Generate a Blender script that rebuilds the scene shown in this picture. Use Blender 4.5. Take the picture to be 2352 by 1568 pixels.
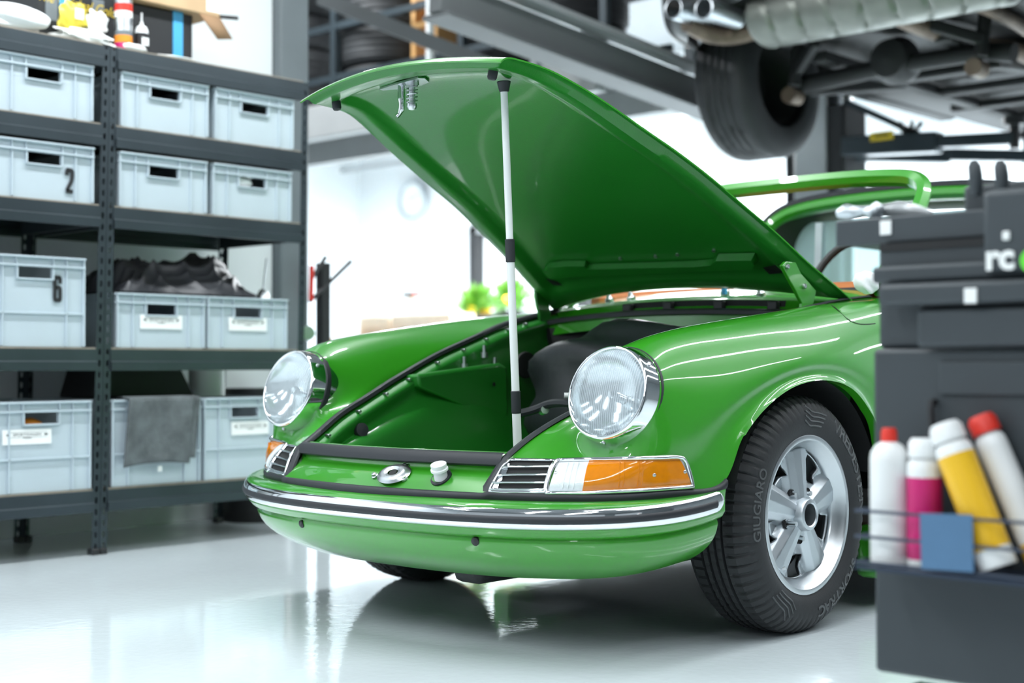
import bpy, math, random
import numpy as np
from mathutils import Vector, Matrix
R_ = math.radians
rnd = random.Random(7)
for o in list(bpy.data.objects): bpy.data.objects.remove(o)
S = bpy.context.scene
COL = S.collection
# ---------------------------------------------------------------- camera (50 mm, solved from the photograph)
IW, IH, FPX = 2352., 1568., 3267.
yaw, pitch, roll = R_(42.8103), R_(1.016), R_(-.1084)
CAM = np.array([2.7328, -3.2501, .6958])
fw = np.array([-math.sin(yaw)*math.cos(pitch), math.cos(yaw)*math.cos(pitch), math.sin(pitch)])
rt = np.array([math.cos(yaw), math.sin(yaw), 0.]); up = np.cross(rt, fw)
rt, up = math.cos(roll)*rt+math.sin(roll)*up, -math.sin(roll)*rt+math.cos(roll)*up
cd = bpy.data.cameras.new('camera'); cam = bpy.data.objects.new('camera', cd); COL.objects.link(cam)
cam.matrix_world = Matrix(((rt[0], up[0], -fw[0], CAM[0]), (rt[1], up[1], -fw[1], CAM[1]), (rt[2], up[2], -fw[2], CAM[2]), (0, 0, 0, 1)))
cd.sensor_width = 36.; cd.lens = FPX/IW*36.; cd.clip_start = .05; cd.clip_end = 200
cd.dof.use_dof = True; cd.dof.focus_distance = 3.6; cd.dof.aperture_fstop = 2.0
S.camera = cam
# ---------------------------------------------------------------- exposure, world, lights
S.view_settings.view_transform = 'Standard'; S.view_settings.look = 'None'; S.view_settings.gamma = 1
S.view_settings.use_curve_mapping = False; S.view_settings.exposure = .68
wd = bpy.data.worlds.new('daylight'); S.world = wd; wd.use_nodes = True
wb = wd.node_tree.nodes['Background']; wb.inputs[0].default_value = (.80, .92, 1., 1); wb.inputs[1].default_value = .28
def strip_light(x, y, z, lx, ly, watt, tint=(.93, .97, 1.)):
    l = bpy.data.lights.new('tube_light', 'AREA'); l.shape = 'RECTANGLE'; l.size = lx; l.size_y = ly; l.energy = watt; l.color = tint
    o = bpy.data.objects.new('tube_light', l); COL.objects.link(o); o.location = (x, y, z); return o
TUBES = [  # x, y, z, size x, size y, watts
    (2.3, 1.6, 3.3, .09, 7.6, 54), (1.15, 1.6, 3.3, .09, 7.6, 54), (-1.2, -.6, 3.3, .10, 3.8, 74), (3.6, 1.2, 3.3, .09, 7.6, 40),
    (-1.6, -4.0, 3.3, .10, 2.6, 44), (-4.6, 1.7, 3.75, .10, 2.0, 85), (.6, -4.6, 3.3, .10, 3.0, 46), (2.6, -5.2, 3.3, .10, 3.0, 46)]  # the tube by the mezzanine is added to brighten the stored tyres
for t in TUBES: strip_light(*t)
BACK_FILL = ((-8.5, 7.4, 400), (-5.4, 7.8, 330), (-3.0, 8.0, 210), (-.6, 8.2, 60), (2.6, 8.2, 30))  # unseen lamps added to bleach the far wall
for x, y, w in BACK_FILL:
    strip_light(x, y, 3.05 if x > -6 else 3.2, 1.8, .12, w)
# ---------------------------------------------------------------- helpers
def ray(X, Y): return fw+rt*(X-IW/2)/FPX-up*(Y-IH/2)/FPX
def at(X, Y, **k):
    d = ray(X, Y); (a, v), = k.items(); i = 'xyz'.index(a); return CAM+(v-CAM[i])/d[i]*d
def lerp(a, b, t): return np.asarray(a, float)*(1-t)+np.asarray(b, float)*t
def nrm(v): v = np.asarray(v, float); return v/max(np.linalg.norm(v), 1e-9)
def frame(d):
    d = nrm(d); a = np.array([0, 0, 1.]) if abs(d[2]) < .9 else np.array([1., 0, 0]); u = nrm(np.cross(a, d)); return u, np.cross(d, u), d
class MB:
    def __init__(s): s.v = []; s.f = []
    def add(s, V, F, M=None):
        k = len(s.v)
        for p in V:
            if M is not None: p = M @ Vector(p)
            s.v.append(tuple(float(c) for c in p))
        s.f += [tuple(i+k for i in f) for f in F]; return s
    def box(s, c, d, M=None):
        x, y, z = c; a, b, e = d[0]/2, d[1]/2, d[2]/2
        V = [(x+i*a, y+j*b, z+k*e) for k in (-1, 1) for j in (-1, 1) for i in (-1, 1)]
        return s.add(V, [(0, 2, 3, 1), (4, 5, 7, 6), (0, 1, 5, 4), (2, 6, 7, 3), (0, 4, 6, 2), (1, 3, 7, 5)], M)
    def bar(s, p, q, w, h, upv=(0, 0, 1)):
        p, q = np.asarray(p, float), np.asarray(q, float); d = nrm(q-p); u = nrm(np.cross(upv, d)); n = np.cross(d, u)
        V = [b+i*u*w/2+j*n*h/2 for b in (p, q) for i, j in ((-1, -1), (1, -1), (1, 1), (-1, 1))]
        return s.add(V, [(0, 3, 2, 1), (4, 5, 6, 7), (0, 1, 5, 4), (1, 2, 6, 5), (2, 3, 7, 6), (3, 0, 4, 7)])
    def cyl(s, p, q, r0, r1=None, n=20, cap=True):
        r1 = r0 if r1 is None else r1; p, q = np.asarray(p, float), np.asarray(q, float); u, w, d = frame(q-p); V = []
        for b, r in ((p, r0), (q, r1)): V += [b+r*(math.cos(2*math.pi*i/n)*u+math.sin(2*math.pi*i/n)*w) for i in range(n)]
        F = [(i, (i+1) % n, n+(i+1) % n, n+i) for i in range(n)]
        if cap: F += [tuple(range(n-1, -1, -1)), tuple(range(n, 2*n))]
        return s.add(V, F)
    def tube(s, path, r, n=10, closed=False, cap=True):
        P = [np.asarray(p, float) for p in path]; m = len(P); V = []; u = None
        for i in range(m):
            t = P[(i+1) % m]-P[i-1] if (closed or 0 < i < m-1) else (P[1]-P[0] if i == 0 else P[-1]-P[-2])
            t = nrm(t)
            if u is None: u, w, _ = frame(t)
            else: u = nrm(u-t*np.dot(u, t)); w = np.cross(t, u)
            rr = r[i] if hasattr(r, '__len__') else r
            V += [P[i]+rr*(math.cos(2*math.pi*j/n)*u+math.sin(2*math.pi*j/n)*w) for j in range(n)]
        F = [(i*n+j, i*n+(j+1) % n, ((i+1) % m)*n+(j+1) % n, ((i+1) % m)*n+j) for i in range(m if closed else m-1) for j in range(n)]
        if cap and not closed: F += [tuple(range(n-1, -1, -1)), tuple(range((m-1)*n, m*n))]
        return s.add(V, F)
    def lathe(s, prof, o, ax, n=32, mod=None, cu=False):
        u, w, d = frame(ax); o = np.asarray(o, float); V = []; m = len(prof)
        for i in range(n):
            a = 2*math.pi*i/n; e = math.cos(a)*u+math.sin(a)*w
            for k, (r, h) in enumerate(prof):
                if mod: r = mod(r, h, a, k)
                V.append(o+e*r+d*h)
        F = [(i*m+k, ((i+1) % n)*m+k, ((i+1) % n)*m+k+1, i*m+k+1) for i in range(n) for k in range(m-1)]
        if cu: F += [(i*m+m-1, ((i+1) % n)*m+m-1, ((i+1) % n)*m, i*m) for i in range(n)]
        return s.add(V, F)
    def grid(s, A, cu=False, cv=False, flip=False, keep=None):
        A = np.asarray(A, float); n, m = A.shape[:2]; F = []
        for i in range(n if cu else n-1):
            for j in range(m if cv else m-1):
                if keep is not None and not keep(i, j): continue
                q = (i*m+j, ((i+1) % n)*m+j, ((i+1) % n)*m+(j+1) % m, i*m+(j+1) % m); F.append(q[::-1] if flip else q)
        return s.add(A.reshape(-1, 3), F)
    def prism(s, poly, o, u, w, d):
        o, u, w, d = (np.asarray(t, float) for t in (o, u, w, d)); n = len(poly)
        V = [o+u*a+w*b for a, b in poly]; V += [p+d for p in V]
        return s.add(V, [tuple(range(n-1, -1, -1)), tuple(range(n, 2*n))]+[(i, (i+1) % n, n+(i+1) % n, n+i) for i in range(n)])
    def mirror(s):
        m = MB(); m.v = [(-x, y, z) for x, y, z in s.v]; m.f = [f[::-1] for f in s.f]; return m
    def build(s, name, mat, par=None, sharp=38, bevel=0, solid=0, sub=0, loc=None):
        me = bpy.data.meshes.new(name); me.from_pydata(s.v, [], s.f); me.validate()
        if sharp is not None: me.shade_smooth(); me.set_sharp_from_angle(angle=R_(sharp))
        if mat: me.materials.append(mat)
        o = bpy.data.objects.new(name, me); COL.objects.link(o)
        if loc is not None: o.location = loc
        if par: o.parent = par
        if solid:
            md = o.modifiers.new('solid', 'SOLIDIFY'); md.thickness = abs(solid); md.offset = -1 if solid > 0 else 1
        if sub: md = o.modifiers.new('sub', 'SUBSURF'); md.levels = md.render_levels = sub
        if bevel:
            md = o.modifiers.new('bev', 'BEVEL'); md.width = bevel; md.segments = 2; md.limit_method = 'ANGLE'; md.angle_limit = R_(40)
        return o
def tag(o, label, cat, group=None, kind=None):
    o['label'] = label; o['category'] = cat
    if group: o['group'] = group
    if kind: o['kind'] = kind
    return o
def struct(o, label=None):
    o['kind'] = 'structure'
    if label: o['label'] = label
    return o
def thing(name, label, cat, loc=(0, 0, 0), rz=0, group=None):
    o = bpy.data.objects.new(name, None); COL.objects.link(o); o.location = loc; o.rotation_euler = (0, 0, rz); o.empty_display_size = .1
    return tag(o, label, cat, group)
def dup(root, loc=None, label=None, rz=None):
    def rec(o, p):
        c = o.copy(); COL.objects.link(c); c.parent = p
        for ch in list(o.children): rec(ch, c)
        return c
    r = rec(root, None)
    if loc is not None: r.location = loc
    if rz is not None: r.rotation_euler = (0, 0, rz)
    if label: r['label'] = label
    return r
def text_mesh(txt, size, depth=.001, bold=0., sx=1., shear=0., align='CENTER'):
    c = bpy.data.curves.new('t', 'FONT'); c.body = txt; c.size = size; c.extrude = depth; c.offset = bold; c.shear = shear
    c.align_x = align; c.align_y = 'CENTER'; c.resolution_u = 3
    o = bpy.data.objects.new('t', c); COL.objects.link(o)
    dg = bpy.context.evaluated_depsgraph_get(); me = bpy.data.meshes.new_from_object(o.evaluated_get(dg))
    V = [(v.co.x*sx, v.co.y, v.co.z) for v in me.vertices]; F = [tuple(p.vertices) for p in me.polygons]
    bpy.data.objects.remove(o); bpy.data.curves.remove(c); bpy.data.meshes.remove(me)
    return V, F
def text_on(name, txt, size, o, u, w, mat, par, **k):
    V, F = text_mesh(txt, size, **k); o, u, w = (np.asarray(t, float) for t in (o, u, w)); n = np.cross(u, w); m = MB()
    m.add([o+u*a+w*b+n*c for a, b, c in V], F); return m.build(name, mat, par, sharp=None)
# cubic B-spline surfaces through a control net
def bbasis(n, ts, deg=3):
    kn = np.r_[[0.]*deg, np.linspace(0, 1, n-deg+1), [1.]*deg]; B = np.zeros((len(ts), n))
    for a, t in enumerate(ts):
        t = min(max(t, 0), 1-1e-9); N = np.array([1. if kn[i] <= t < kn[i+1] else 0. for i in range(len(kn)-1)])
        for p in range(1, deg+1):
            N = np.array([((t-kn[i])/(kn[i+p]-kn[i])*N[i] if kn[i+p] > kn[i] else 0)+((kn[i+p+1]-t)/(kn[i+p+1]-kn[i+1])*N[i+1] if kn[i+p+1] > kn[i+1] else 0) for i in range(len(N)-1)])
        B[a] = N
    return B, np.array([kn[i+1:i+deg+1].mean() for i in range(n)])
def bsurf(C, nu, nv, comp=.8):
    C = np.asarray(C, float); n, m = C.shape[:2]
    _, gu = bbasis(n, [0]); _, gv = bbasis(m, [0]); Gu, _ = bbasis(n, gu); Gv, _ = bbasis(m, gv)
    I = np.einsum('ab,bjc->ajc', np.linalg.inv(Gu), C); I = np.einsum('ab,ibc->iac', np.linalg.inv(Gv), I); C = C*(1-comp)+I*comp
    Bu, _ = bbasis(n, np.linspace(0, 1, nu)); Bv, _ = bbasis(m, np.linspace(0, 1, nv))
    return np.einsum('ai,bj,ijc->abc', Bu, Bv, C)
def bcurve(P, n, comp=.85):
    P = np.asarray(P, float); B, g = bbasis(len(P), [0]); G, _ = bbasis(len(P), g); C = P*(1-comp)+np.linalg.inv(G)@P*comp
    B, _ = bbasis(len(P), np.linspace(0, 1, n)); return B@C
def normals(A):
    du = np.gradient(A, axis=0); dv = np.gradient(A, axis=1); n = np.cross(du, dv); return n/np.maximum(np.linalg.norm(n, axis=2, keepdims=True), 1e-9)
# ---------------------------------------------------------------- materials
def mat(name, col, rough=.5, metal=0., coat=0., bump=0., bscale=80., var=0., vscale=6., trans=0., emit=None, estr=0., ior=1.5, alpha=1., aniso=0., coatr=.03):
    m = bpy.data.materials.new(name); m.use_nodes = True; nt = m.node_tree; b = nt.nodes['Principled BSDF']
    b.inputs['Base Color'].default_value = (*col, 1); b.inputs['Roughness'].default_value = rough; b.inputs['Metallic'].default_value = metal
    b.inputs['Coat Weight'].default_value = coat; b.inputs['Coat Roughness'].default_value = coatr; b.inputs['Transmission Weight'].default_value = trans
    b.inputs['IOR'].default_value = ior; b.inputs['Alpha'].default_value = alpha
    if emit: b.inputs['Emission Color'].default_value = (*emit, 1); b.inputs['Emission Strength'].default_value = estr
    tc = nt.nodes.new('ShaderNodeTexCoord')
    if var:
        n = nt.nodes.new('ShaderNodeTexNoise'); n.inputs['Scale'].default_value = vscale; n.inputs['Detail'].default_value = 5; nt.links.new(tc.outputs['Object'], n.inputs['Vector'])
        r = nt.nodes.new('ShaderNodeMapRange'); r.inputs[1].default_value = .3; r.inputs[2].default_value = .7; r.inputs[3].default_value = 1-var; r.inputs[4].default_value = 1+var; nt.links.new(n.outputs[0], r.inputs[0])
        x = nt.nodes.new('ShaderNodeMix'); x.data_type = 'RGBA'; x.blend_type = 'MULTIPLY'; x.inputs[0].default_value = 1; x.inputs[6].default_value = (*col, 1)
        nt.links.new(r.outputs[0], x.inputs[7]); nt.links.new(x.outputs[2], b.inputs['Base Color'])
    if bump:
        n = nt.nodes.new('ShaderNodeTexNoise'); n.inputs['Scale'].default_value = bscale; n.inputs['Detail'].default_value = 4; nt.links.new(tc.outputs['Object'], n.inputs['Vector'])
        u = nt.nodes.new('ShaderNodeBump'); u.inputs['Strength'].default_value = bump; u.inputs['Distance'].default_value = .004; nt.links.new(n.outputs[0], u.inputs['Height']); nt.links.new(u.outputs[0], b.inputs['Normal'])
    return m
M = dict(
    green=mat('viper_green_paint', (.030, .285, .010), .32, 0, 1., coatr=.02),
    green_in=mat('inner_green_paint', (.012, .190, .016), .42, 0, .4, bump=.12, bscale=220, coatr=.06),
    rubber=mat('black_rubber', (.018, .021, .026), .55, bump=.05, bscale=300),
    tyre=mat('tyre_rubber', (.017, .019, .021), .66, bump=.12, bscale=160, var=.2, vscale=9),
    tyre_print=mat('tyre_raised_print', (.070, .075, .078), .5, var=.1),
    chrome=mat('chrome', (.86, .88, .90), .06, 1., var=.02),
    alu=mat('cast_aluminium', (.56, .60, .63), .38, 1., bump=.05, bscale=400, var=.04),
    alu_lip=mat('turned_aluminium_lip', (.60, .63, .65), .30, 1., var=.03, vscale=14),
    steel=mat('zinc_steel', (.62, .65, .67), .28, 1., var=.08, vscale=30),
    dark=mat('dark_recess', (.008, .009, .010), .7, var=.2),
    black=mat('black_plastic', (.016, .017, .019), .5, var=.15),
    amber=mat('amber_lens', (.74, .23, .0), .12, 0, .6, var=.06, vscale=40),
    clear=mat('ribbed_clear_lens', (.80, .86, .88), .12, 0, .6, bump=.25, bscale=260, var=.06, vscale=40),
    glass=mat('headlight_glass', (.93, .97, .98), .03, 0, 0, trans=1., ior=1.42),
    refl=mat('headlight_reflector', (.92, .95, .97), .14, 1., var=.03),
    pane=mat('window_glass', (.80, .93, .93), .02, 0, 0, trans=1., ior=1.1),
    whitepaint=mat('white_enamel', (.80, .82, .82), .4, var=.03),
    leather=mat('tan_leather', (.40, .13, .035), .5, bump=.2, bscale=200, var=.12),
    cloth_w=mat('white_cloth', (.86, .88, .88), .9, bump=.3, bscale=90, var=.04),
    rack=mat('slate_grey_steel', (.045, .060, .070), .32, .45, bump=.03, bscale=30, var=.12, vscale=4),
    crate=mat('grey_crate_plastic', (.47, .55, .60), .45, bump=.03, bscale=200, var=.03, vscale=5),
    board=mat('shelf_board', (.30, .27, .22), .8, var=.15, vscale=20),
    bag=mat('black_satin_fabric', (.020, .022, .027), .42, bump=.15, bscale=60, var=.2),
    towel=mat('grey_terry_towel', (.10, .115, .12), .95, bump=.9, bscale=140, var=.35, vscale=14),
    paper=mat('white_paper', (.85, .87, .86), .7, var=.03),
    ink=mat('black_print', (.012, .014, .016), .6, var=.1),
    card=mat('cardboard', (.52, .36, .21), .8, bump=.05, var=.10, vscale=9),
    card_d=mat('dark_cardboard', (.28, .17, .09), .8, var=.12),
    blue=mat('blue_tape', (.06, .36, .66), .6, var=.06),
    yellow=mat('yellow_print', (.72, .52, .03), .5, var=.08),
    gold=mat('gold_foil_packet', (.75, .62, .08), .35, .3, var=.12, vscale=20),
    red=mat('red_plastic', (.72, .035, .02), .4, var=.08),
    pink=mat('magenta_label', (.58, .012, .16), .35, var=.08),
    orange=mat('orange_cloth', (.85, .28, .02), .7, bump=.3, var=.15),
    canyellow=mat('yellow_can', (.85, .50, .02), .35, var=.06),
    bluesheet=mat('blue_card', (.075, .17, .30), .7, var=.06),
    trolley=mat('anthracite_powder_coat', (.038, .048, .055), .5, bump=.08, bscale=400, var=.06),
    wire=mat('dark_blue_wire', (.03, .045, .075), .4, .4, var=.1),
    lime=mat('lime_green_plastic', (.13, .70, .04), .45, var=.05),
    wall=mat('white_wall_paint', (.80, .84, .86), .8, bump=.03, bscale=40, var=.02, vscale=2),
    wallg=mat('pale_grey_wall', (.60, .66, .69), .8, bump=.03, bscale=40, var=.03, vscale=2),
    pillar=mat('grey_pillar_paint', (.16, .185, .20), .55, var=.05),
    concrete=mat('grey_beam_paint', (.10, .108, .112), .6, var=.08, vscale=3),
    walld=mat('grey_workshop_wall', (.22, .24, .25), .8, bump=.03, bscale=40, var=.03, vscale=2),
    ceil=mat('ceiling_panel', (.26, .27, .28), .8, var=.04),
    wood=mat('pine_wood', (.55, .30, .10), .6, var=.2, vscale=8),
    under=mat('underbody_coating', (.011, .012, .013), .65, bump=.2, bscale=30, var=.25, vscale=5),
    muffler=mat('muffler_aluminised_steel', (.20, .21, .19), .45, .6, bump=.08, bscale=25, var=.15, vscale=6),
    fascia=mat('light_grey_fascia_paint', (.30, .31, .31), .6, var=.06, vscale=3),
    litcard=mat('overlit_cardboard', (.70, .60, .48), .8, var=.06, vscale=9),  # cardboard lightened, the strong far-end light is put into its colour
    rusty=mat('brown_exhaust_pipe', (.16, .12, .09), .55, .5, bump=.1, var=.3, vscale=10),
    suv=mat('dark_grey_vehicle_paint', (.06, .062, .064), .35, .2, .5, var=.06),
    bump_w=mat('silver_grey_paint', (.42, .44, .45), .35, .4, .6, var=.04),
    leaf=mat('plant_leaf', (.10, .27, .03), .5, var=.3, vscale=12),
    lamp=mat('lamp_diffuser', (.9, .93, .95), .5, var=.02, emit=(.95, .98, 1.), estr=9.),
)
# floor: pale glossy epoxy with faint mottling
def floor_mat():
    m = mat('pale_blue_epoxy', (.74, .82, .85), .10, 0, .35, var=.05, vscale=1.3, coatr=.05); nt = m.node_tree; b = nt.nodes['Principled BSDF']
    tc = nt.nodes.new('ShaderNodeTexCoord'); n = nt.nodes.new('ShaderNodeTexNoise'); n.inputs['Scale'].default_value = 34; n.inputs['Detail'].default_value = 4; nt.links.new(tc.outputs['Object'], n.inputs['Vector'])
    u = nt.nodes.new('ShaderNodeBump'); u.inputs['Strength'].default_value = .06; u.inputs['Distance'].default_value = .008; nt.links.new(n.outputs[0], u.inputs['Height']); nt.links.new(u.outputs[0], b.inputs['Normal']); nt.links.new(u.outputs[0], b.inputs['Coat Normal'])
    n2 = nt.nodes.new('ShaderNodeTexNoise'); n2.inputs['Scale'].default_value = 3; n2.inputs['Detail'].default_value = 4; nt.links.new(tc.outputs['Object'], n2.inputs['Vector'])
    r = nt.nodes.new('ShaderNodeMapRange'); r.inputs[3].default_value = .03; r.inputs[4].default_value = .09; nt.links.new(n2.outputs[0], r.inputs[0]); nt.links.new(r.outputs[0], b.inputs['Roughness'])
    return m
M['floor'] = floor_mat()
# ================================================================ the room
struct(MB().box((-2.5, 1.5, -.05), (20, 21, .1)).build('floor', M['floor'], sharp=None))
struct(MB().box((-2.5, 1.5, 4.35), (20, 21, .1)).build('ceiling', M['ceil'], sharp=None))
struct(MB().box((-2.5, 10.1, 2.15), (20, .2, 4.5)).build('wall_back', M['wall'], sharp=None))
struct(MB().box((-12.6, 1.5, 2.15), (.2, 21, 4.5)).build('wall_left', M['wall'], sharp=None))
m = MB(); m.box((7.6, -8.3, 2.15), (.2, 1.4, 4.5)); m.box((7.6, 4.5, 2.15), (.2, 15, 4.5)); m.box((7.6, -5.3, .5), (.2, 4.6, 1.)); m.box((7.6, -5.3, 3.75), (.2, 4.6, 1.2))
struct(m.build('wall_right', M['walld'], sharp=None))
m = MB(); m.box((-8.3, -9, 2.15), (8.6, .2, 4.5)); m.box((1.8, -9, 4.05), (11.6, .2, .6)); struct(m.build('wall_front', M['walld'], sharp=None))
struct(MB().box((-2.78, -4.0, 2.15), (.12, 9.9, 4.3)).build('wall_partition', M['wall'], sharp=None))
struct(MB().box((-2.76, 1.04, 2.15), (.20, .17, 4.3)).build('trim_1', M['pillar'], bevel=.008), 'grey steel pillar at the end of the partition wall')
struct(MB().box((2.35, 9.75, 2.15), (.5, .5, 4.3)).build('trim_2', M['wallg'], sharp=None), 'pale grey wall pier behind the lift arm')
for x, y, z, lx, ly, w in TUBES:
    t = thing('tube_lamp', 'white ceiling tube lamp hanging %s' % {2.3: 'right above the near front wing', 1.15: 'over the car body', -1.2: 'over the far side of the car', 3.6: 'right of the car by the windows', -1.6: 'in front of the shelves', -4.6: 'at the mezzanine, added to brighten the tyre store', .6: 'behind the viewer near the door', 2.6: 'behind the viewer by the windows'}[x], 'lamp', (x, y, z+.02), 0, 'ceiling tube lamps')
    MB().box((0, 0, .035), (lx+.03, ly+.05, .05)).build('housing', M['whitepaint'], t, bevel=.006)
    for s in (-1, 1): MB().cyl((0, s*ly*.4, .06), (0, s*ly*.4, 4.3-z-.02), .004, n=6).build('hanger', M['steel'], t)
for (x, y, w), lab in zip(BACK_FILL, ('at the far left end of the hall', 'near the wall clock', 'before the far door', 'behind the lift', 'beside the far wall pier')):
    z = 3.05 if x > -6 else 3.2
    t = thing('tube_lamp', 'added short tube lamp to brighten the far wall, '+lab, 'lamp', (x, y, z+.02), 0, 'added fill lamps at the far wall')
    MB().box((0, 0, .035), (1.86, .15, .05)).build('housing', M['whitepaint'], t, bevel=.006)  # housing built round an added fill lamp
    for s in (-1, 1): MB().cyl((s*.7, 0, .06), (s*.7, 0, 4.3-z-.02), .004, n=6).build('hanger', M['steel'], t)
# ================================================================ the green car (nose towards -Y, front axle at y = 0)
car = thing('sports_car', 'bright green classic sports car with open front bonnet and chrome bumper strip', 'car')
G, GI = M['green'], M['green_in']
E_ = [(.400,-.751,.470),(.402,-.690,.505),(.420,-.600,.553),(.443,-.480,.600),(.463,-.370,.643),(.480,-.270,.680),(.497,-.140,.728),(.512,-.020,.765),(.527,.090,.797),(.540,.200,.830),(.553,.300,.852),(.566,.400,.870),(.585,.550,.893),(.60,.660,.903)]
B_ = [(.387,-.797,.397),(.48,-.768,.396),(.58,-.715,.396),(.68,-.635,.398),(.752,-.53,.404),(.788,-.415,.412),(.797,-.352,.50),(.800,-.262,.58),(.802,-.13,.639),(.802,.03,.660),(.800,.19,.634),(.797,.30,.565),(.794,.36,.45),(.79,.39,.25)]
mid = [[(.398,-.763,.454),(.396,-.774,.438),(.393,-.783,.423),(.390,-.791,.410)],
 [(.424,-.716,.482),(.443,-.738,.456),(.458,-.753,.434),(.470,-.764,.414)],
 [(.470,-.642,.528),(.513,-.676,.492),(.545,-.699,.456),(.567,-.712,.424)],
 [(.492,-.552,.603),(.560,-.602,.570),(.618,-.645,.505),(.657,-.652,.448)],
 [(.513,-.478,.690),(.594,-.560,.708),(.676,-.588,.630),(.725,-.580,.508)],
 [(.535,-.345,.742),(.614,-.475,.778),(.708,-.512,.708),(.762,-.492,.556)],
 [(.550,-.200,.778),(.630,-.285,.805),(.722,-.365,.738),(.777,-.388,.612)],
 [(.565,-.070,.803),(.640,-.130,.824),(.732,-.215,.772),(.785,-.255,.670)],
 [(.580,.060,.826),(.650,.010,.840),(.738,-.050,.792),(.789,-.105,.705)],
 [(.592,.185,.848),(.656,.150,.855),(.741,.095,.802),(.789,.045,.722)],
 [(.602,.290,.865),(.662,.270,.867),(.741,.230,.812),(.787,.200,.715)],
 [(.612,.395,.878),(.667,.385,.875),(.740,.355,.812),(.786,.320,.690)],
 [(.627,.550,.893),(.674,.545,.885),(.740,.520,.808),(.786,.460,.630)],
 [(.638,.660,.900),(.680,.660,.889),(.742,.650,.800),(.790,.600,.560)]]
net = np.array([[E_[i]]+mid[i]+[B_[i]] for i in range(14)])
# rows near the arch edge: a shallow roll before the lip
net2 = []
for r in net:
    P4, Bp = r[4], r[5]; k_ = len(net2); fl_ = 1. if 5 <= k_ <= 12 else .3; ra, rb_ = lerp(P4, Bp, .45), lerp(P4, Bp, .80); ra[0] -= .008*fl_; rb_[0] -= .007*fl_
    net2.append(np.vstack([r[:5], [ra], [rb_], [Bp]]))
FS = bsurf(net2, 170, 96, .85)
from mathutils.bvhtree import BVHTree
def bvh_of(A):
    t = MB().grid(A); return BVHTree.FromPolygons([Vector(v) for v in t.v], t.f)
HC = np.array([.604, -.618, .634]); HN = nrm((.03, -.955, .27)); HU = nrm(np.cross((0, 0, 1), HN)); HW = np.cross(HN, HU)
bv0 = bvh_of(FS); angs = np.linspace(0, 2*math.pi, 49)[:-1]; hh = []
for a in angs:
    p = HC+.127*(math.cos(a)*HU+math.sin(a)*HW)+HN*.25; l = bv0.ray_cast(Vector(p), Vector(-HN), .6)[0]; hh.append(np.nan if l is None else float((np.array(l)-HC)@HN))
hh = np.array(hh); hh = np.where(np.isnan(hh), np.nanmedian(hh), hh); hh = (np.roll(hh, 1)+2*hh+np.roll(hh, -1))/4
for qi, q in enumerate(FS.reshape(-1, 3)):
    d = q-HC; h = d@HN; pl = d-h*HN; r = np.linalg.norm(pl)
    if r < .27 and -.30 < h < .12:
        a = math.atan2(pl@HW, pl@HU) % (2*math.pi); h0 = np.interp(a, np.r_[angs, 2*math.pi], np.r_[hh, hh[0]]); tg = -.046+.010*max(0, -math.sin(a))
        w = 1 if r < .127 else max(0, 1-(r-.127)/.11)**2*(1+2*max(0, r-.127)/.11); q += HN*(tg-h0)*w*min(1, (qi % 96)/8)**1.2
wi = np.clip((np.arange(170)-56)/22, 0, 1)[:, None, None]; wj = np.clip(np.arange(96)/12, 0, 1)*np.clip((93-np.arange(96))/10, 0, 1); wj = wj[None, :, None]
for _ in range(160): FS[1:-1] += (.5*wi*wj*np.ones_like(FS))[1:-1]*((FS[:-2]+FS[2:])/2-FS[1:-1])
rr_ = np.linalg.norm((FS-HC)-((FS-HC)@HN)[..., None]*HN, axis=2); wl = (np.clip((rr_-.128)/.012, 0, 1)*np.clip((75-np.arange(170))/12, 0, 1)[:, None])[..., None]*wj
for _ in range(40): FS[1:-1, 1:-1] += .5*wl[1:-1, 1:-1]*((FS[:-2, 1:-1]+FS[2:, 1:-1]+FS[1:-1, :-2]+FS[1:-1, 2:])/4-FS[1:-1, 1:-1])
lipA = FS[:, -1:, :]; inn = lipA.copy(); inn[:, :, 0] -= .028
cent = np.array([.8, 0, .31]); lipB = lipA+.006*np.array([0, 1, 0])*0; FSx = np.concatenate([FS, lipA*.5+inn*.5, inn], axis=1)
gut = FS[:, :1, :].copy(); g2 = gut.copy(); g2[:, :, 2] -= .022; g2[:, :, 0] -= .004
FSx = np.concatenate([g2, FSx], axis=1)
def in_lamp(p): q = np.asarray(p)-HC; h = q@HN; return np.linalg.norm(q-h*HN) < .109 and h < .3
fm = MB().grid(FSx, keep=lambda i, j: not in_lamp((FSx[i, j]+FSx[i+1, j]+FSx[i, j+1]+FSx[i+1, j+1])/4))
fen_L = fm.build('front_wing', G, car, sharp=50); fen_R = fm.mirror().build('front_wing', G, car, sharp=50)
def both(m, name, mt, par=car, **k):
    return m.build(name, mt, par, **k), m.mirror().build(name, mt, par, **k)
# black rubber seal along the bonnet opening
edge = FS[:, 0, :]; m = MB(); rows = []
for dx, dz in ((.003, .004), (-.008, .008), (-.020, .006), (-.024, -.004), (-.012, -.010)):
    q = edge.copy(); q[:, 0] += dx; q[:, 2] += dz; rows.append(q)
q0 = [np.vstack([[ (.382+dx, -.806, .392+dz)], r]) for r, (dx, dz) in zip(rows, ((.003, .004), (-.008, .008), (-.020, .006), (-.024, -.004), (-.012, -.010)))]
both(m.grid(np.array(q0).transpose(1, 0, 2), cv=True), 'bonnet_seal', M['rubber'], sharp=60)
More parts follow.
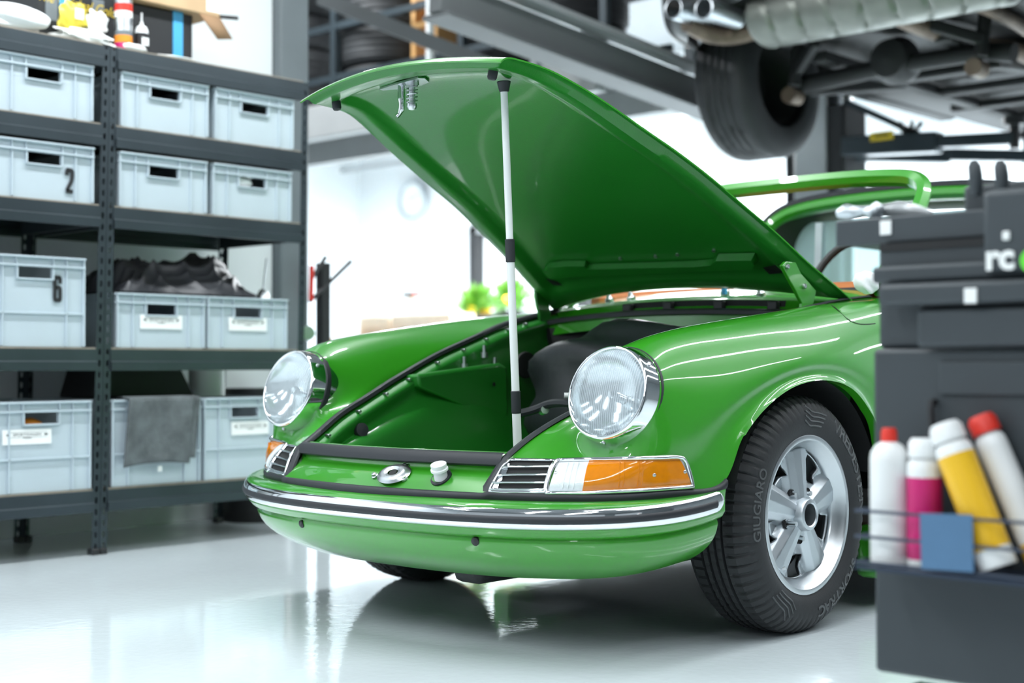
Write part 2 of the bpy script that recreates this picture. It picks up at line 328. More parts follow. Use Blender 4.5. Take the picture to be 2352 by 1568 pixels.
# ---- bumper: plan curve (superellipse) with a swept profile
def plan(t, off=0.):
    a, xm, ym, n = .894, .812, -.427, 2.253
    def pt(th):
        s, c = abs(math.sin(th)), max(math.cos(th), 0); return np.array([math.copysign(xm*s**(2/n), th), ym-(a+ym)*(-1)*-1*c**(2/n)])
    th = t*math.pi/2; p = pt(th); d = pt(min(th+.004, math.pi/2))-pt(max(th-.004, -math.pi/2)); nn = nrm((d[1], -d[0]))
    zr = .042*((p[1]+a)/(a+ym))**2
    return np.array([p[0]+nn[0]*off, p[1]+nn[1]*off, zr])
TS = np.sin(np.linspace(-1, 1, 121)*math.pi/2*.92)/math.sin(math.pi/2*.92)
def sweep(prof, ts=TS):
    out = []
    for t in ts:
        e = abs(t)**6
        row = []
        for o_, z_ in prof:
            p = plan(t*.995, o_*(1-.25*e)); row.append((p[0], p[1], z_+p[2]-.020*abs(t)**4*max(0, z_-.366)/.014))
        out.append(row)
    return np.array(out)
up_prof = [(-.065, .378), (-.040, .381), (-.018, .379), (-.005, .373), (.0, .364), (-.002, .352), (-.003, .330), (-.003, .314), (-.006, .310), (-.013, .301), (-.022, .2955), (-.034, .291)]
both_b = MB().grid(sweep(bcurve([(a, 0, b) for a, b in up_prof], 26)[:, [0, 2]]), flip=False)
both_b.build('bumper', G, car, sharp=50)
def bottom(t): return .180+.018*abs(t)**2.2
lo = []
for t in TS:
    zb = bottom(t); e = abs(t)**5; row = []
    for k in range(18):
        v = k/17; z0 = .2885; p = plan(t*.995, -(.029*(1-.25*e)+.024*v*(1-.4*e)+.105*v**2.6*(1-.35*e))); row.append((p[0], p[1], (z0-(z0-zb)*v)+p[2]*(1-.2*v)))
    lo.append(row)
lo = np.array(lo)
crease = lo[:, :1]*0+np.array([[[p[0], p[1], p[2]] for p in ((np.array(plan(t*.995, -.034*(1-.25*abs(t)**6)))+[0, 0, .291]),)] for t in TS])
MB().grid(np.concatenate([crease, lo[:, 1:]], axis=1)).build('front_valance', G, car, sharp=50)
# chrome and rubber trim strip
def strip(prof, t0=.965):
    A = sweep(prof, TS*t0); m = MB().grid(A); n = len(prof)
    return m
def arcprof(o, z, ro, rz, a0=-90, a1=90, n=8): return [(o+ro*math.cos(R_(a0+(a1-a0)*i/n)), z+rz*math.sin(R_(a0+(a1-a0)*i/n))) for i in range(n, -1, -1)]
both_s = strip(arcprof(-.002, .3415, .010, .0245)); bs_ = both_s.build('bumper_trim', M['chrome'], car, sharp=60)
strip(arcprof(.0055, .3395, .007, .0095), .958).build('rubber_insert', M['rubber'], bs_, sharp=60)
for s in (-1, 1):
    m = MB(); a = sweep(arcprof(-.002, .3415, .010, .0245, n=12), [s*.965])[0]; c_ = a.mean(0); d = nrm(sweep([(0, .34)], [s*.965])[0, 0]-sweep([(0, .34)], [s*.95])[0, 0])
    R0 = [a+(d*.022*math.sin(q)+(c_-a)*(1-math.cos(q))*1.) for q in np.linspace(0, math.pi/2, 6)]; m.grid(np.array(R0)); m.build('trim_end', M['chrome'], bs_, sharp=60)
# rubber lip between bumper and body
ke = int(np.argmax(FS[:, -1, 2] > .425)); eL = FS[:ke, -1]; cen = np.array([(x, -.806-.062*(1-(x/.387)**2), .392) for x in np.linspace(-.375, .375, 24)])
path = np.vstack([eL[::-1], cen[::-1], eL*[-1, 1, 1]]); tn = np.gradient(path, axis=0); nn_ = np.array([nrm((t[1], -t[0], 0)) for t in tn]); nn_ *= np.where((nn_*(path-[0, 0, 0]))[:, 1:2] < -9, -1, 1)
if nn_[len(nn_)//2, 1] > 0: nn_ = -nn_
gas = [(-.012, .004), (.003, .004), (.009, .000), (.010, -.008), (.007, -.017), (-.012, -.019)]
MB().grid(np.array([[p+n*a+np.array([0, 0, b]) for a, b in gas] for p, n in zip(path, nn_)])).build('bumper_gasket', M['rubber'], car, sharp=60)
# ---- surfaces to project onto: pixel rays meet the near wing
BV = bvh_of(FS)
def hit(X, Y, off=0., bv=BV):
    d = Vector(ray(X, Y)).normalized(); o = Vector(CAM); l, n, i, t = bv.ray_cast(o, d)
    if l is None:
        best = min(((bv.find_nearest(o+d*s), s) for s in np.linspace(2.6, 4.4, 120)), key=lambda q: q[0][3]); l, n = best[0][0], best[0][1]
    if n.dot(d) > 0: n = -n
    return np.array(l)+np.array(n)*off
def poly_at(P, t):
    P = np.asarray(P, float); d = np.r_[0, np.cumsum(np.linalg.norm(np.diff(P, axis=0), axis=1))]; t = np.asarray(t)*d[-1]
    return np.array([np.interp(t, d, P[:, i]) for i in range(P.shape[1])]).T
def patch(top, bot, nu, nv, off):
    T, Bt = poly_at(top, np.linspace(0, 1, nu)), poly_at(bot, np.linspace(0, 1, nu))
    return np.array([[hit(*lerp(T[i], Bt[i], j/(nv-1)), off(i/(nu-1), j/(nv-1))) for j in range(nv)] for i in range(nu)])
# ---- tow hole plugs in the valance
BVV = bvh_of(np.concatenate([crease, lo[:, 1:]], axis=1))
for X, Y in ((1092, 1243), (693, 1203)):
    p = hit(X, Y, .0, BVV); n_ = nrm(hit(X, Y, .03, BVV)-p); MB().lathe([(.0001, .0045), (.0085, .004), (.0105, .0025), (.0105, -.006)], p, n_, 20).build('tow_hole_plug', M['black'], car)
P = [hit(x, y, .0006) for x, y in ((1898, 697), (1912, 703), (1928, 716), (1945, 732), (1962, 741), (1985, 745), (2010, 743))]; MB().tube(bcurve(P, 24), .0014, 6).build('wing_seam', M['dark'], car)
# ---- headlights
def lens_mat():
    m = bpy.data.materials.new('fluted_headlight_lens'); m.use_nodes = True; nt = m.node_tree; N = nt.nodes; L = nt.links; b = N['Principled BSDF']
    b.inputs['Base Color'].default_value = (.60, .66, .69, 1); b.inputs['Roughness'].default_value = .05
    tc = N.new('ShaderNodeTexCoord'); mp = N.new('ShaderNodeMapping'); mp.inputs['Rotation'].default_value = (0, 0, 0); L.new(tc.outputs['Object'], mp.inputs[0])
    w = N.new('ShaderNodeTexWave'); w.wave_type = 'BANDS'; w.bands_direction = 'X'; w.inputs['Scale'].default_value = 55; w.inputs['Distortion'].default_value = .4; w.inputs['Detail Scale'].default_value = 4; L.new(mp.outputs[0], w.inputs['Vector'])
    u = N.new('ShaderNodeBump'); u.inputs['Strength'].default_value = .55; u.inputs['Distance'].default_value = .002; L.new(w.outputs[1], u.inputs['Height']); L.new(u.outputs[0], b.inputs['Normal'])
    t = N.new('ShaderNodeBsdfTransparent'); t.inputs[0].default_value = (.93, .97, .98, 1); mx = N.new('ShaderNodeMixShader')
    r = N.new('ShaderNodeMapRange'); r.inputs[3].default_value = .22; r.inputs[4].default_value = .62; L.new(w.outputs[1], r.inputs[0]); L.new(r.outputs[0], mx.inputs[0])
    L.new(t.outputs[0], mx.inputs[1]); L.new(b.outputs[0], mx.inputs[2]); L.new(mx.outputs[0], N['Material Output'].inputs[0]); return m
M['lens'] = lens_mat()
def headlight(s):
    c = HC*[s, 1, 1]; n = HN*[s, 1, 1]
    ring = MB().lathe([(.104, .004), (.1075, .010), (.111, .0115), (.1145, .009), (.1165, .002), (.119, -.012), (.1215, -.030), (.1225, -.044), (.123, -.085)], c-n*.004, n, 72).build('headlight', M['chrome'], car, sharp=60)
    MB().lathe([(.1222, -.039), (.1258, -.038), (.1272, -.043), (.1272, -.052), (.1222, -.054)], c-n*.004, n, 72).build('rim_gasket', M['rubber'], ring)
    prof = [(0.0001, .026)]+[(.1055*math.sin(R_(a)), .026-.020*(1-math.cos(R_(a)))/(1-math.cos(R_(88)))) for a in range(8, 89, 8)]+[(.1065, .002)]
    MB().lathe(prof, c-n*.002, n, 72).build('lens', M['lens'], ring)
    MB().lathe([(.104, .0), (.098, -.016), (.085, -.034), (.060, -.052), (.03, -.062), (.0001, -.064)], c, n, 48).build('reflector', M['refl'], ring)
    MB().lathe([(.0001, -.010), (.009, -.012), (.012, -.02), (.012, -.062)], c, n, 20).build('bulb_shield', M['chrome'], ring)
    u = nrm(np.cross((0, 0, 1), n)); w = np.cross(n, u)
    for an in (-90, 38):
        e = (math.cos(R_(an))*u+math.sin(R_(an))*w); p = c+e*.1185-n*.016
        k = MB(); d = nrm(e*.9+n*.5); k.lathe([(0.0001, .005), (.004, .0045), (.0055, .003), (.0058, 0), (.0058, -.004)], p, d, 16); k.build('rim_screw', M['steel'], ring)
    return ring
for s in (1, -1): headlight(s)
# ---- indicators and horn grilles, placed on the wing surface
IT = [(1283, 1060), (1396.3, 1057), (1549.2, 1047.5), (1564, 1050)]; IBm = [(1256, 1135), (1343.6, 1133.4), (1475.4, 1126), (1588.8, 1118)]
IL = [(1256, 1135), (1257, 1115), (1262, 1094), (1270, 1076), (1283, 1060)]; IR = [(1564, 1050), (1573, 1061), (1581, 1086), (1588.8, 1118)]
def ring_of(px, off): return [hit(x, y, off) for x, y in px]
outline = [tuple(p) for p in poly_at(IT, np.linspace(0, 1, 24))]+[tuple(p) for p in poly_at(IR, np.linspace(0, 1, 8))[1:]]+[tuple(p) for p in poly_at(IBm[::-1], np.linspace(0, 1, 24))[1:]]+[tuple(p) for p in poly_at(IL, np.linspace(0, 1, 8))[1:-1]]
def mk(name, mb, mt, par, **k):
    return [mb.build(name, mt, par[0], **k), mb.mirror().build(name, mt, par[1], **k)]
pr = ring_of(outline, .006); m = MB().tube(pr, .0052, 8, closed=True); ind = mk('indicator', m, M['chrome'], (car, car), sharp=60)
bul = lambda u, v: .003+.007*(1-(2*v-1)**4)
mk('clear_lens', MB().grid(patch([(1286, 1063), (1354, 1060)], [(1260, 1132), (1337, 1130)], 12, 10, bul), flip=True), M['clear'], ind)
mk('amber_lens', MB().grid(patch([(1354, 1060), (1460, 1056), (1558, 1052)], [(1337, 1130), (1460, 1124), (1585, 1115)], 30, 10, bul), flip=True), M['amber'], ind)
mk('lens_frame', MB().grid(patch([(1282, 1060), (1564, 1049)], [(1256, 1135), (1589, 1118)], 24, 8, lambda u, v: .0035), flip=True), M['whitepaint'], ind)
for X in (1424, 1434, 1466, 1474):
    P = [hit(X+(1086-y)*.10, y, .0098) for y in np.linspace(1064, 1119, 7)]; mk('lens_rib', MB().tube(P, .0011, 6), M['amber'], ind)
for X in (1300, 1312, 1324):
    P = [hit(X+(1096-y)*.25, y, .0098) for y in np.linspace(1068, 1125, 7)]; mk('lens_rib', MB().tube(P, .0010, 6), M['clear'], ind)
for X, Y in ((1500, 1090), (1568, 1083), (1278, 1091)):
    p = hit(X, Y, .009); n_ = nrm(hit(X, Y, .02)-p); mk('lens_screw', MB().lathe([(.0001, .003), (.003, .0028), (.0042, .0018), (.0044, -.003)], p, n_, 14), M['steel'], ind)
GT = [(1160.4, 1058), (1277, 1060)]; GB = [(1124, 1131), (1251, 1133)]
gl = [(1124, 1131), (1126, 1119), (1133, 1099.6), (1146, 1076), (1160.4, 1058)]; gr = [(1277, 1060), (1264.5, 1078.5), (1255.5, 1107), (1251.5, 1133)]
go = [tuple(p) for p in poly_at(GT, np.linspace(0, 1, 10))]+[tuple(p) for p in poly_at(gr, np.linspace(0, 1, 8))[1:]]+[tuple(p) for p in poly_at(GB[::-1], np.linspace(0, 1, 10))[1:]]+[tuple(p) for p in poly_at(gl, np.linspace(0, 1, 8))[1:-1]]
gri = mk('horn_grille', MB().tube(ring_of(go, .005), .0042, 8, closed=True), M['chrome'], (car, car), sharp=60)
mk('grille_recess', MB().grid(patch(GT, GB, 12, 8, lambda u, v: .0022), flip=True), M['dark'], gri)
LL, RR = poly_at(gl[::-1], np.linspace(0, 1, 50)), poly_at(gr, np.linspace(0, 1, 50))
def gx(P, y): return float(np.interp(y, P[:, 1], P[:, 0]))
for Y in (1075, 1093, 1110, 1125):
    xs = np.linspace(gx(LL, Y)+3, gx(RR, Y)-3, 12); P = [hit(x, Y+1, .008) for x in xs]; mk('slat', MB().tube(P, .0030, 8), M['chrome'], gri, sharp=60)
for X0, X1, yt, yb in ((1140, 1172, 1066, 1092), (1134, 1162, 1079, 1106), (1128, 1154, 1095, 1122), (1127, 1150, 1108, 1129)):
    mk('polished_side', MB().grid(patch([(X0+9, yt), (X1, yt)], [(X0, yb), (X1-10, yb)], 4, 4, lambda u, v: .004+.002*(1-u)), flip=True), M['chrome'], gri)
# ---- front wheels
WZ, WX = .309, .776
def wheel(s):
    def P(m): # local: axis +x outward, origin hub
        k = MB(); k.v = [(s*(WX+x), y*s if False else y, WZ+z) for x, y, z in m.v]; k.f = m.f if s > 0 else [f[::-1] for f in m.f]; return k
    ax = (1, 0, 0)
    # rim barrel and lip
    prof = [(.150, -.165), (.190, -.160), (.196, -.150), (.186, -.12), (.170, -.060), (.168, -.040), (.171, -.030), (.184, -.018), (.190, -.006), (.194, -.0005), (.203, .001), (.2075, -.001), (.2085, -.008), (.205, -.014)]
    rim = P(MB().lathe(prof, (0, 0, 0), ax, 96)).build('alloy_wheel', M['alu_lip'], car, sharp=40)
    # spoke face as a polar height field with five windows
    nr, na = 26, 300; A = np.zeros((na, nr, 3)); rs = np.r_[np.linspace(.038, .10, 12), np.linspace(.106, .172, 14)]
    sp = [R_(90+72*k) for k in range(5)]
    def ang(a): return min((abs((a-q+math.pi) % (2*math.pi)-math.pi) for q in sp))
    for i in range(na):
        a = 2*math.pi*i/na; d = ang(a)
        for j, r in enumerate(rs):
            w = r*math.sin(d); top = .016+.014*max(0, (r-.05))/.11; base = -.046+.006*math.cos(r*30)
            hs = -.014-.010*((r-.05)/.12)-.004*abs(w)/.03; slope = .62
            h = max(base, hs-max(0, w-top)*slope-max(0, w-top-.018)*1.5)
            if r < .06: h = max(h, -.020)
            A[i, j] = (h, r*math.cos(a), r*math.sin(a))
    def keep(i, j):
        a = 2*math.pi*(i+.5)/na; r = (rs[j]+rs[j+1])/2; wd = .628-ang(a)  # angle from window centre
        return not (.112 < r < .166 and abs(wd)*r < .027+.14*(r-.112))
    face = P(MB().grid(A, cu=True, keep=keep)).build('spoke_face', M['alu'], rim, sharp=24)
    md = face.modifiers.new('solid', 'SOLIDIFY'); md.thickness = .014; md.offset = -1 if s < 0 else 1
    P(MB().lathe([(.029, -.10), (.029, .003), (.032, .006), (.040, .004), (.043, -.002), (.046, -.030)], (0, 0, 0), ax, 48)).build('hub_bore', M['alu'], rim, sharp=40)
    P(MB().lathe([(.0001, -.070), (.029, -.068)], (0, 0, 0), ax, 24)).build('hub_end', M['black'], rim)
    P(MB().lathe([(.03, -.105), (.165, -.105)], (0, 0, 0), ax, 48)).build('brake_disc', M['dark'], rim)
    for k in range(5):
        a = R_(126+72*k); e = np.array([0, math.cos(a), math.sin(a)])
        P(MB().lathe([(.0125, -.034), (.0125, -.0275), (.0145, -.0265), (.0145, -.034)], e*.064, ax, 20)).build('lug_seat', M['dark'], rim)
        P(MB().lathe([(.0001, -.029), (.0125, -.029)], e*.064, ax, 20)).build('lug_hole', M['dark'], rim)
        L_ = .018 if k != 1 else .034
        P(MB().cyl(e*.064+[-.03, 0, 0], e*.064+[-.034+L_, 0, 0], .0065, n=14)).build('wheel_stud', M['steel'], rim)
    P(MB().cyl((-.008, .176*math.cos(R_(-132)), .176*math.sin(R_(-132))), (-.0, .170*math.cos(R_(-132)), .170*math.sin(R_(-132))), .004, n=10)).build('valve', M['steel'], rim)
    # tyre: profile with circumferential grooves, shoulder blocks cut by lateral sipes
    side = [(.203, -.004), (.212, .000), (.222, .006), (.236, .0095), (.252, .010), (.266, .007), (.280, .001), (.291, -.007), (.299, -.016), (.3045, -.026)]
    tread = []; x = -.030
    def rad(x): return .312-.9*(x+.095)**2*.9-max(0, abs(x+.095)-.06)**2*3
    cuts = [(-.062, .0075), (-.084, .0085), (-.106, .0085), (-.128, .0075)]
    xs = [-.030, -.036, -.044, -.052]
    for c, wdt in cuts: xs += [c+wdt/2+.0006, c+wdt/2-.0006, c-wdt/2+.0006, c-wdt/2-.0006]
    xs += [-.138, -.146, -.154, -.160]
    for x in xs:
        r = rad(x); g = any(abs(x-c) < wdt/2-.0003 for c, wdt in cuts); tread.append((r-(.0085 if g else 0), x))
    inner = [(r, -.190-h) for r, h in side[::-1]]
    TP = side+tread+inner; n = 432; idx = {k: t for k, t in enumerate(TP)}
    def mod(r, h, a, k):
        ph = (a*72/(2*math.pi)) % 1
        if len(side)-4 <= k <= len(side)+3 and ph < .17: return r-.0055
        if h < -.132 and h > -.172 and ((ph+.4) % 1) < .17: return r-.0055
        if -.125 < h < -.065 and r > .305 and ((a*72/(2*math.pi)+h*18) % 1) < .12: return r-.003
        return r
    ty = P(MB().lathe(TP, (0, 0, 0), ax, n, mod)).build('tyre', M['tyre'], car, sharp=30)
    def curved(txt, size, rr, a_mid, flip=1, sx=1.15, bold=.0):
        V, F = text_mesh(txt, size, depth=.0012, bold=bold, sx=sx); q = MB(); W_ = []
        for x, y, z in V:
            a = a_mid-x/rr*flip; r = rr+y*flip; sd = np.interp(r, [p[0] for p in side], [p[1] for p in side]); W_.append((sd+.0006+z, r*math.cos(a), r*math.sin(a)))
        q.add(W_, F); o = P(q); o.build('tyre_lettering', M['tyre_print'], ty, sharp=None)
    if s > 0:
        curved('VREDESTEIN', .046, .256, R_(30), bold=.0009); curved('SPORTRAC', .040, .256, R_(-58), bold=.001); curved('GIUGIARO', .034, .258, R_(170), bold=.0004)
        for a0 in (84, 236):
            for k in range(4):
                q = MB(); pts = []
                for t in np.linspace(0, 1, 9):
                    rr = .232+.012*k+(.0); a = R_(a0-6+20*t-k*1.5); rr2 = .232+.0115*k+(.018*(t-.72)/.28 if t > .72 else 0)
                    sd = np.interp(rr2, [p[0] for p in side], [p[1] for p in side]); pts.append((sd+.0004, rr2*math.cos(a), rr2*math.sin(a)))
                q.tube(pts, .0022, 6); P(q).build('tyre_chevron', M['tyre_print'], ty)
    return rim
for s in (1, -1): wheel(s)
# ---- wheel housings, inner side
for s in (1, -1):
    m = MB(); A = []
    for i in range(41):
        a = R_(14+150*i/40); r = .352
        A.append([(s*x, .01+rr*math.cos(a)*1.02, .312+rr*math.sin(a)) for x, rr in ((.775, r), (.70, r+.012), (.60, r+.016), (.50, r+.010), (.44, r-.05), (.43, .12))])
    m.grid(np.array(A), flip=s > 0).build('wheel_housing', M['under'], car, sharp=60)
    MB().cyl((s*.30, .0, .25), (s*.68, 0, .30), .03, n=14).build('suspension_arm', M['under'], car)
    MB().cyl((s*.56, .03, .30), (s*.50, .06, .66), .028, n=14).build('suspension_strut', M['under'], car)
# ---- bonnet: closed outline follows the seal, then swung up about its hinge line
CE = [(.384,-.801,.390),(.385,-.800,.404),(.386,-.792,.420),(.388,-.768,.444),(.392,-.698,.502),(.408,-.628,.540),(.428,-.551,.572),(.447,-.463,.605),(.464,-.363,.643),(.480,-.271,.679),(.496,-.143,.727),(.510,-.035,.761),(.524,.064,.791),(.536,.150,.817),(.548,.240,.840),(.562,.340,.866),(.576,.430,.893),(.589,.520,.918)]
NS, NT = 96, 49
def sm_(a, b, x): x = min(max((x-a)/(b-a), 0), 1); return x*x*(3-2*x)
ec = bcurve(CE, NS, .9); dE = np.gradient(ec, axis=0); slope = dE[:, 2]/dE[:, 1]
TH, YH, ZH = R_(44.0), .513, .853
def swing(P):
    P = np.asarray(P, float); Q = P.copy(); y, z = P[..., 1]-YH, P[..., 2]-ZH; c, s = math.cos(TH), math.sin(TH); Q[..., 1] = YH+c*y+s*z; Q[..., 2] = ZH-s*y+c*z; return Q
arc = np.r_[0, np.cumsum(np.linalg.norm(np.diff(ec, axis=0), axis=1))]; AL = arc[-1]
BT = np.zeros((NS, NT, 3))
for i in range(NS):
    s_ = arc[i]/AL; fy = .052*max(0, 1-s_/.30)**1.3+.105*max(0, (s_-.72)/.28)**1.6; fz = .012+.026*math.sin(math.pi*min(1, s_*1.15+.05))
    for j in range(NT):
        t = math.sin((2*j/(NT-1)-1)*math.pi/2*.97)/math.sin(math.pi/2*.97); q = 1-t*t
        sl = lerp(.40, slope[i], sm_(.10, .30, s_))
        BT[i, j] = (t*ec[i, 0], ec[i, 1]-fy*q, ec[i, 2]-sl*fy*q+fz*q*(1-.25*t*t))
BTS = swing(BT); nb = normals(BTS)
if nb[NS//2, NT//2, 2] < 0: nb = -nb      # outward = up
bonnet = MB().grid(BTS).build('bonnet', G, car, sharp=50, solid=0)
# inner skin: perimeter box frame and recessed centre panel
IN = np.zeros_like(BTS)
def sm(a, b, x): x = min(max((x-a)/(b-a), 0), 1); return x*x*(3-2*x)
for i in range(NS):
    for j in range(NT):
        t = BT[i, j, 0]/ec[i, 0]; ds = (1-abs(t))*ec[i, 0]; df = arc[i]; dr = AL-arc[i]; de = min(ds, dr*.75, df*.9)
        d = .004+.024*sm(.012, .03, de)-.020*sm(.082, .105, min(ds, df*1.05, dr*.62))
        IN[i, j] = BTS[i, j]-nb[i, j]*d
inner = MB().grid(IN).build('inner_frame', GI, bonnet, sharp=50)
rim = [np.concatenate([A[0, :], A[1:, -1], A[-1, ::-1][1:], A[::-1, 0][1:-1]]) for A in (BTS, IN)]
MB().grid(np.array(rim).transpose(1, 0, 2), cu=True).build('folded_edge', G, bonnet, sharp=60)
BI = bvh_of(IN)
def bh(X, Y, off=0.): return hit(X, Y, off, BI)
# stiffening pressings on the rear part of the frame
for P in ([(1262, 600), (1300, 596), (1346, 596), (1352, 604), (1600, 596), (1640, 592), (1652, 580), (1735, 578), (1742, 592), (1736, 602), (1500, 614), (1262, 628), (1250, 612)],):
    T = P; c_ = [bh(x, y, .004) for x, y in T]; c2 = [bh(lerp((1500, 604), (x, y), .985)[0], lerp((1500, 604), (x, y), .86)[1], .026) for x, y in T]
    m = MB().grid(np.array([c_, c2]).transpose(1, 0, 2), cu=True); m.f.append(tuple(range(1, 2*len(T), 2))); m.build('stiffener', GI, bonnet, sharp=40)
for P in ([(1252, 638), (1280, 645), (1293, 655), (1272, 654)], [(1752, 612), (1790, 605), (1800, 626), (1768, 629)]):
    m = MB(); m.add([bh(x, y, .003) for x, y in P], [(0, 1, 2, 3)]); m.build('access_slot', M['dark'], bonnet, sharp=None)
for X, Y in ((1133, 166), (772, 238)):
    p = bh(X, Y-4); d = nrm(bh(X, Y, .05)-bh(X, Y)); MB().lathe([(.0125, 0), (.0125, .018), (.010, .023), (.0001, .024)], p, d, 18).build('rubber_buffer', M['rubber'], bonnet)
for X, Y in ((1506, 588), (1556, 584), (1425, 593), (1640, 575)):
    p = bh(X, Y); d = nrm(bh(X, Y, .05)-p); MB().lathe([(.006, 0), (.006, .004), (.0001, .005)], p, d, 10).build('bolt', M['steel'], bonnet)
# bonnet latch: plate, spring pin and safety hook
P4_ = [(870, 200), (985, 176), (962, 190), (898, 203)]
lp = MB(); cc = [bh(x, y, .006) for x, y in [(872, 201), (905, 190), (960, 174), (976, 175), (986, 184), (968, 192), (930, 199), (880, 203)]]; n = len(cc); cc2 = [bh(x, y, .001) for x, y in [(872, 201), (905, 190), (960, 174), (976, 175), (986, 184), (968, 192), (930, 199), (880, 203)]]
lp.add(cc+cc2, [tuple(range(n))]+[(i, (i+1) % n, n+(i+1) % n, n+i) for i in range(n)]); latch = lp.build('latch_plate', M['steel'], bonnet, sharp=20)
p0 = bh(946, 184, .004); dn = np.array([-.10, .10, -.98]); dn = nrm(dn)
m = MB(); hel = []; u_, w_, _ = frame(dn)
for k in range(90): a = k/90*2*math.pi*5; hel.append(p0+dn*(.010+.048*k/90)+(.0155-.002*k/90)*(math.cos(a)*u_+math.sin(a)*w_))
MB().tube(hel, .0020, 6).build('latch_spring', M['steel'], bonnet)
MB().lathe([(.020, .0), (.020, .010), (.009, .012), (.009, .056), (.013, .058), (.014, .066), (.010, .074), (.0001, .076)], p0, dn, 20).build('latch_pin', M['steel'], bonnet)
hk0 = bh(922, 190, .004); hk = [hk0, hk0+[0, 0, -.025], hk0+np.array([.003, -.002, -.052]), hk0+np.array([.0, -.003, -.076]), hk0+np.array([-.009, -.009, -.088])]
MB().tube(bcurve(hk, 14), [.0100]*6+[.0085]*5+[.0065]*3, 10).build('safety_hook', M['chrome'], bonnet)
# ---- hinges
def plate(px, xp, th, name, mt, par):
    A = [at(x, y, x=xp) for x, y in px]; n = len(A); m = MB(); m.add(A+[a+[th, 0, 0] for a in A], [tuple(range(n)), tuple(range(2*n-1, n-1, -1))]+[(i, n+i, n+(i+1) % n, (i+1) % n) for i in range(n)]); return m.build(name, mt, par, sharp=30, bevel=.002)
h1 = plate([(1789, 610), (1798, 601), (1820, 603), (1832, 628), (1850, 648), (1867, 668), (1862, 692), (1854, 718), (1833, 720), (1835, 697), (1820, 668), (1803, 638)], .535, .012, 'hinge', G, car)
for X, Y in ((1808, 612), (1847, 657)):
    p = at(X, Y, x=.549); MB().lathe([(.008, 0), (.008, .006), (.005, .010), (.0001, .011)], p-np.array([.002, 0, 0]), (1, -.4, 0), 12).build('hinge_bolt', M['steel'], h1)
h2 = plate([(1229, 640), (1233, 690), (1240, 722), (1241, 764), (1256, 780), (1276, 772), (1268, 738), (1262, 700), (1262, 672), (1250, 645)], -.535, -.012, 'hinge', GI, car)
# ---- front luggage compartment
def wallnet(s):
    rows = []
    for i in range(0, 14):
        e = np.array(E_[i]); y = e[1]; bul = math.exp(-((y-.02)/.30)**2)
        fl = min(.36, e[2]-.10); fz = .36
        rows.append([(e[0]-.020, y, e[2]-.012), (e[0]-.034, y, e[2]-.020), (e[0]-.050, y, e[2]-.034), (e[0]-.056+.02*(1-bul), y, e[2]-.075), (max(.36, e[0]-.075-.015*bul), y, lerp(e[2], fz, .38)), (max(.34, e[0]-.09-.05*bul), y, lerp(e[2], fz, .68)), (.345, y, fz+.03), (.30, y, fz)])
    A = np.array(rows, float); A[:, :, 0] *= s; return A
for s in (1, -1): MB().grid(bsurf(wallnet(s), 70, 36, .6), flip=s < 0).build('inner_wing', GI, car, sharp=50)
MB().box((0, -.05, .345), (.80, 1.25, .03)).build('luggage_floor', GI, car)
m = MB().lathe([(.0001, .003), (.19, .003), (.20, .008), (.205, .002)], (.12, -.42, .362), (0, 0, 1), 48); m.build('spare_wheel_well', M['dark'], car)
m = MB(); m.box((0, .46, .58), (1.06, .02, .50)); m.build('bulkhead', M['dark'], car)
# latch panel: rolls from the lip down to the gasket
def lpnet():
    rows = []
    for x in np.linspace(-.385, .385, 9):
        q = 1-(x/.385)**2; f = .055*q
        rows.append([(x, -.700-f*.9, .470), (x, -.708-f*.9, .487), (x, -.724-f*.9, .486), (x, -.735-f, .470), (x, -.742-f*.95, .452-.004*q), (x, -.752-f*.95, .438), (x, -.775-f, .424), (x*.995, -.800-f*.85, .404), (x*.995, -.812-f*.8, .390)])
    return np.array(rows)
LPS = bsurf(lpnet(), 60, 40, .8); MB().grid(LPS).build('latch_panel', G, car, sharp=50); BLP = bvh_of(LPS)
# rubber on the panel lip
lipc = LPS[3:-4, 8]; prof = [(-.004, .006), (-.012, .007), (-.021, .001), (-.027, -.010), (-.029, -.022), (-.020, -.027), (-.008, -.02)]
MB().grid(np.array([[(p[0], p[1]+a, p[2]+b+.002) for a, b in prof] for p in LPS[:, 9]])).build('lip_seal', M['rubber'], car, sharp=60)
def ph(X, Y, off=0.): return hit(X, Y, off, BLP)
# bonnet catch and white filler cap on the panel
pc = ph(906, 1090, .003); nn = nrm(ph(906, 1090, .05)-ph(906, 1090)); uu, ww, _ = frame(nn)
ct = MB().lathe([(.013, .008), (.022, .013), (.031, .011), (.038, .006), (.043, .0)], pc, nn, 28); ct.v = [(pc[0]+(v[0]-pc[0])*1.25, pc[1]+(v[1]-pc[1])*.9, pc[2]+(v[2]-pc[2])*.8) for v in ct.v]; ct = ct.build('catch_plate', M['steel'], car)
MB().lathe([(.0001, .001), (.0115, .002)], pc+nn*.004, nn, 20).build('catch_hole', M['dark'], ct)
for X, Y in ((862, 1094), (932, 1073), (930, 1100)):
    p = ph(X, Y); MB().lathe([(.009, 0), (.009, .004), (.006, .005), (.006, .010), (.0001, .011)], p, nn, 12).build('catch_bolt', M['steel'], ct)
pcap = ph(1013, 1096, 0); up_ = nrm((.1, -.35, .9))
cp = MB().lathe([(.017, -.004), (.017, .018), (.022, .019), (.022, .024), (.018, .026), (.020, .030), (.020, .036), (.012, .039), (.0001, .039)], pcap, up_, 28).build('washer_filler_cap', M['whitepaint'], car)
MB().lathe([(.018, .000), (.028, .002), (.028, -.004)], pcap, nn, 24).build('filler_grommet', M['rubber'], cp)
